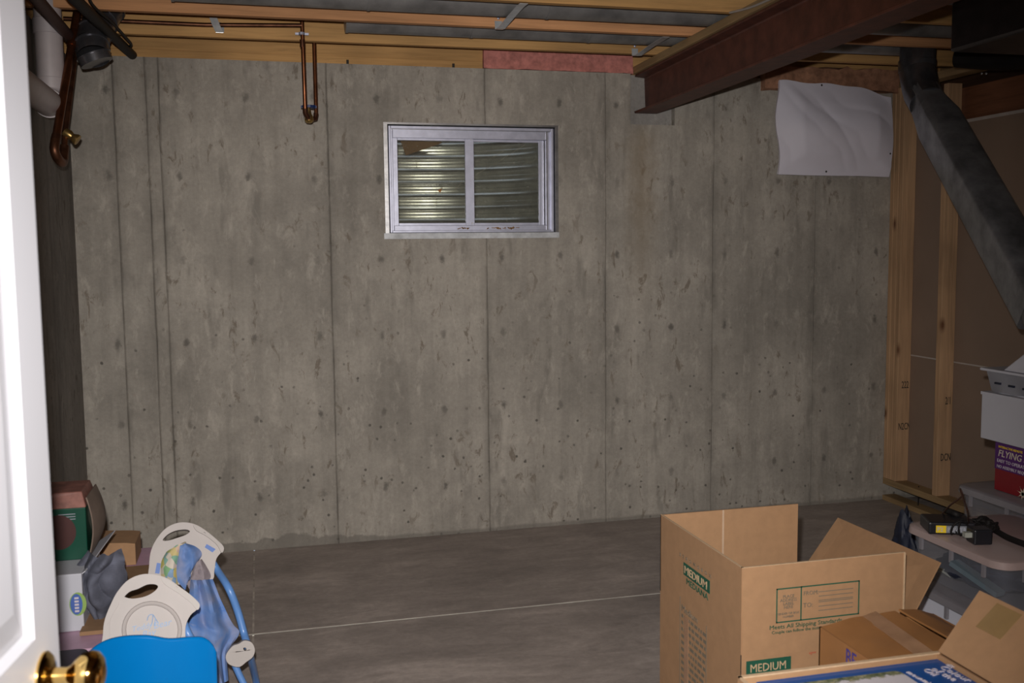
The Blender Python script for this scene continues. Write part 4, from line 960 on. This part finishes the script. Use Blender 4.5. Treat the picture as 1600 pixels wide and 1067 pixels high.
cloth([((262, 866, .045), (288, 849, .05)), ((254, 882, .045), (280, 866, .055)), ((254, 905, .045), (274, 890, .055)), ((258, 925, .045), (275, 915, .05))], P1, N1, M_PAT, 'patterned_pad', s1, .004, 14, 10, 'pad with a yellow and green pattern')
cloth([((278, 858, .055), (290, 852, .055)), ((274, 880, .055), (306, 858, .06)), ((274, 905, .055), (314, 870, .06)), ((288, 924, .055), (300, 890, .055))], P1, N1, M_FAB, 'fabric_hood', s1, .012, 16, 12, 'light blue fabric hood')
cloth([((302, 884, .05), (314, 876, .05)), ((298, 900, .045), (322, 888, .05)), ((292, 915, .045), (328, 903, .05)), ((300, 930, .045), (318, 916, .05))], P1, N1, mat('grey_mesh_fabric', (.26, .22, .24), .8, var=.2, scale=30), 'mesh_panel', s1, .010, 12, 10, 'grey mesh panel')
N1b = Vector((.1, -1, .25)).normalized(); P1b = Vector((-.12, 3.30, .28))
cloth([((300, 905, .03), (330, 905, .02)), ((296, 940, .05), (349, 945, .02)), ((292, 970, .06), (362, 975, .02)), ((300, 1000, .07), (372, 988, .02)), ((322, 1040, .06), (352, 1015, .03)), ((335, 1075, .05), (353, 1060, .03))], P1b, N1b, M_FAB, 'hanging_fabric', s1, .022, 22, 18, 'crumpled light blue seat fabric hanging down', 4)
tubep = [aP(326, 868, P1, N1)-N1*.01, aP(340, 890, P1, N1)-N1*.02, aP(358, 920, P1b, N1b)-N1b*.02, aP(372, 955, P1b, N1b)-N1b*.03, aP(382, 990, P1b, N1b)-N1b*.03, aP(390, 1020, P1b, N1b)-N1b*.02]
fp = aZ(400, 1064, .014); tubep += [fp, fp+Vector((.004, -.16, -.0)), fp+Vector((-.02, -.6, 0))]
obj('frame_tube', B().tube(smooth_path(tubep, 6), .0125, 12), M_BTUBE, s1, smooth=True)
tb2 = [aP(362, 985, P1b, N1b), aP(372, 995, P1b, N1b)+N1b*.02, aZ(378, 1078, .014), aZ(390, 1100, .014)]
obj('frame_tube', B().tube(smooth_path([aP(350, 960, P1b, N1b), aP(356, 1010, P1b, N1b), aP(372, 1050, P1b, N1b), aP(392, 1090, P1b, N1b)], 5), .011, 12), M_BTUBE, s1, smooth=True)
hb = obj('hub', shell([(356, 1035), (352, 1022), (362, 1008), (372, 1004), (381, 999), (392, 1002), (397, 1013), (394, 1024), (384, 1032), (372, 1040)], [(379, 1011), (382, 1010), (384, 1013), (381, 1015)], P1b+N1b*.03, N1b, .03), M_WPL2, s1, bev=.006, smooth=True, label='cream plastic hinge hub')
# front seat
N2 = Vector((.10, -1, .38)).normalized(); P2 = Vector((-.30, 2.98, .52))
s2 = thing('baby_seat', 'front cream baby seat with a round recess and faint blue logo, above the blue chair', 'baby seat', (-.28, 3.0, 0))
o2 = [(162, 1040), (162, 992), (165, 968), (174, 945), (184, 926), (200, 908), (220, 899), (240, 898.5), (262, 905), (285, 921), (303, 935), (311, 945), (307, 953), (297, 962), (290, 978), (290, 1000), (296, 1040), (230, 1050)]
h2 = [(196, 932), (204, 925), (216, 921), (230, 914.5), (242, 914), (247, 918), (240, 926), (226, 933), (208, 936), (197, 934)]
sh = obj('shell', shell(o2, h2, P2, N2, .04), M_WPL, s2, bev=.008, smooth=True)
c0 = aP(238, 984, P2, N2)+N2*.041
rimp = []
axx = (aP(280, 984, P2, N2)-aP(238, 984, P2, N2)); ayy = (aP(238, 943, P2, N2)-aP(238, 984, P2, N2))
for k in range(40): a = 2*PI*k/40; rimp.append(c0+axx*1.02*math.cos(a)+ayy*math.sin(a))
rimp.append(rimp[0])
obj('raised_ring', B().tube(rimp, .006, 8, cap=False), M_WPL, sh, smooth=True)
obj('rim_band', shell([(255, 902), (285, 920), (304, 935), (312, 945), (308, 953), (298, 942), (280, 928), (256, 912)], [(275, 917), (277, 918.6), (278, 918), (276, 916.6)], P2+N2*.038, N2, .010), M_WPL2, sh, bev=.003, smooth=True)
edg = shell([(180, 940), (166, 965), (162, 1000), (171, 1000), (173, 968), (186, 944)], [(169, 975), (170, 977), (171, 975), (170, 973)], P2+N2*.03, N2, .016)
obj('side_lip', edg, M_WPL, sh, bev=.004, smooth=True)
ux = (aP(260, 974, P2, N2)-aP(210, 986, P2, N2)).normalized(); uy = -N2.cross(ux) if (-N2.cross(ux)).z > 0 else N2.cross(ux)
m_logo = mat('faded_logo_blue', (.22, .34, .55), .5)
words('logo_lettering', 'Teddy', .022, m_logo, aP(206, 988, P2, N2)+N2*.0405, ux, uy, sh, shear=.3)
words('logo_lettering', 'Bay', .026, m_logo, aP(222, 997, P2, N2)+N2*.0405, ux, uy, sh, shear=.3)
words('logo_lettering', 'Bear', .026, m_logo, aP(240, 983, P2, N2)+N2*.0405, ux, uy, sh, shear=.3)
b = B()
for p in (((230, 970), (233, 962), (239, 961), (243, 967), (247, 973)), ((239, 962), (238, 972), (235, 980)), ((243, 967), (241, 978))):
    b.tube(smooth_path([aP(x, y, P2, N2)+N2*.0405 for x, y in p], 4), .0014, 5)
obj('logo_figure', b, m_logo, sh)
tp2 = [aP(288, 975, P2, N2)-N2*.01, aP(294, 990, P2, N2), aP(305, 1010, P2, N2)-N2*.01, aP(318, 1045, P2, N2)-N2*.02, aZ(345, 1150, .10), aZ(352, 1185, .014), aZ(345, 1300, .014)]
obj('frame_tube', B().tube(smooth_path(tp2, 6), .0115, 12), M_BTUBE, s2, smooth=True)
tp3 = [aP(175, 1020, P2, N2)-N2*.02, aP(160, 1060, P2, N2)-N2*.05, Vector((-.46, 3.0-.1, .014)), Vector((-.46, 2.99, .014))]
cloth([((300, 1000, -.05), (318, 1000, -.05)), ((308, 1035, -.05), (325, 1040, -.05)), ((316, 1070, -.05), (330, 1075, -.05))], P2, N2, M_PAT, 'patterned_pad', s2, .006, 10, 6)
obj('orange_cup', B().lathe(aY(291, 1006, 2.86)+Vector((0, 0, -.05)), (0, 0, 1), [(0, .020), (.045, .026), (.05, .026)], 18), mat('salmon_plastic', (.42, .12, .08), .4), s2, smooth=True, label='salmon coloured toy piece')
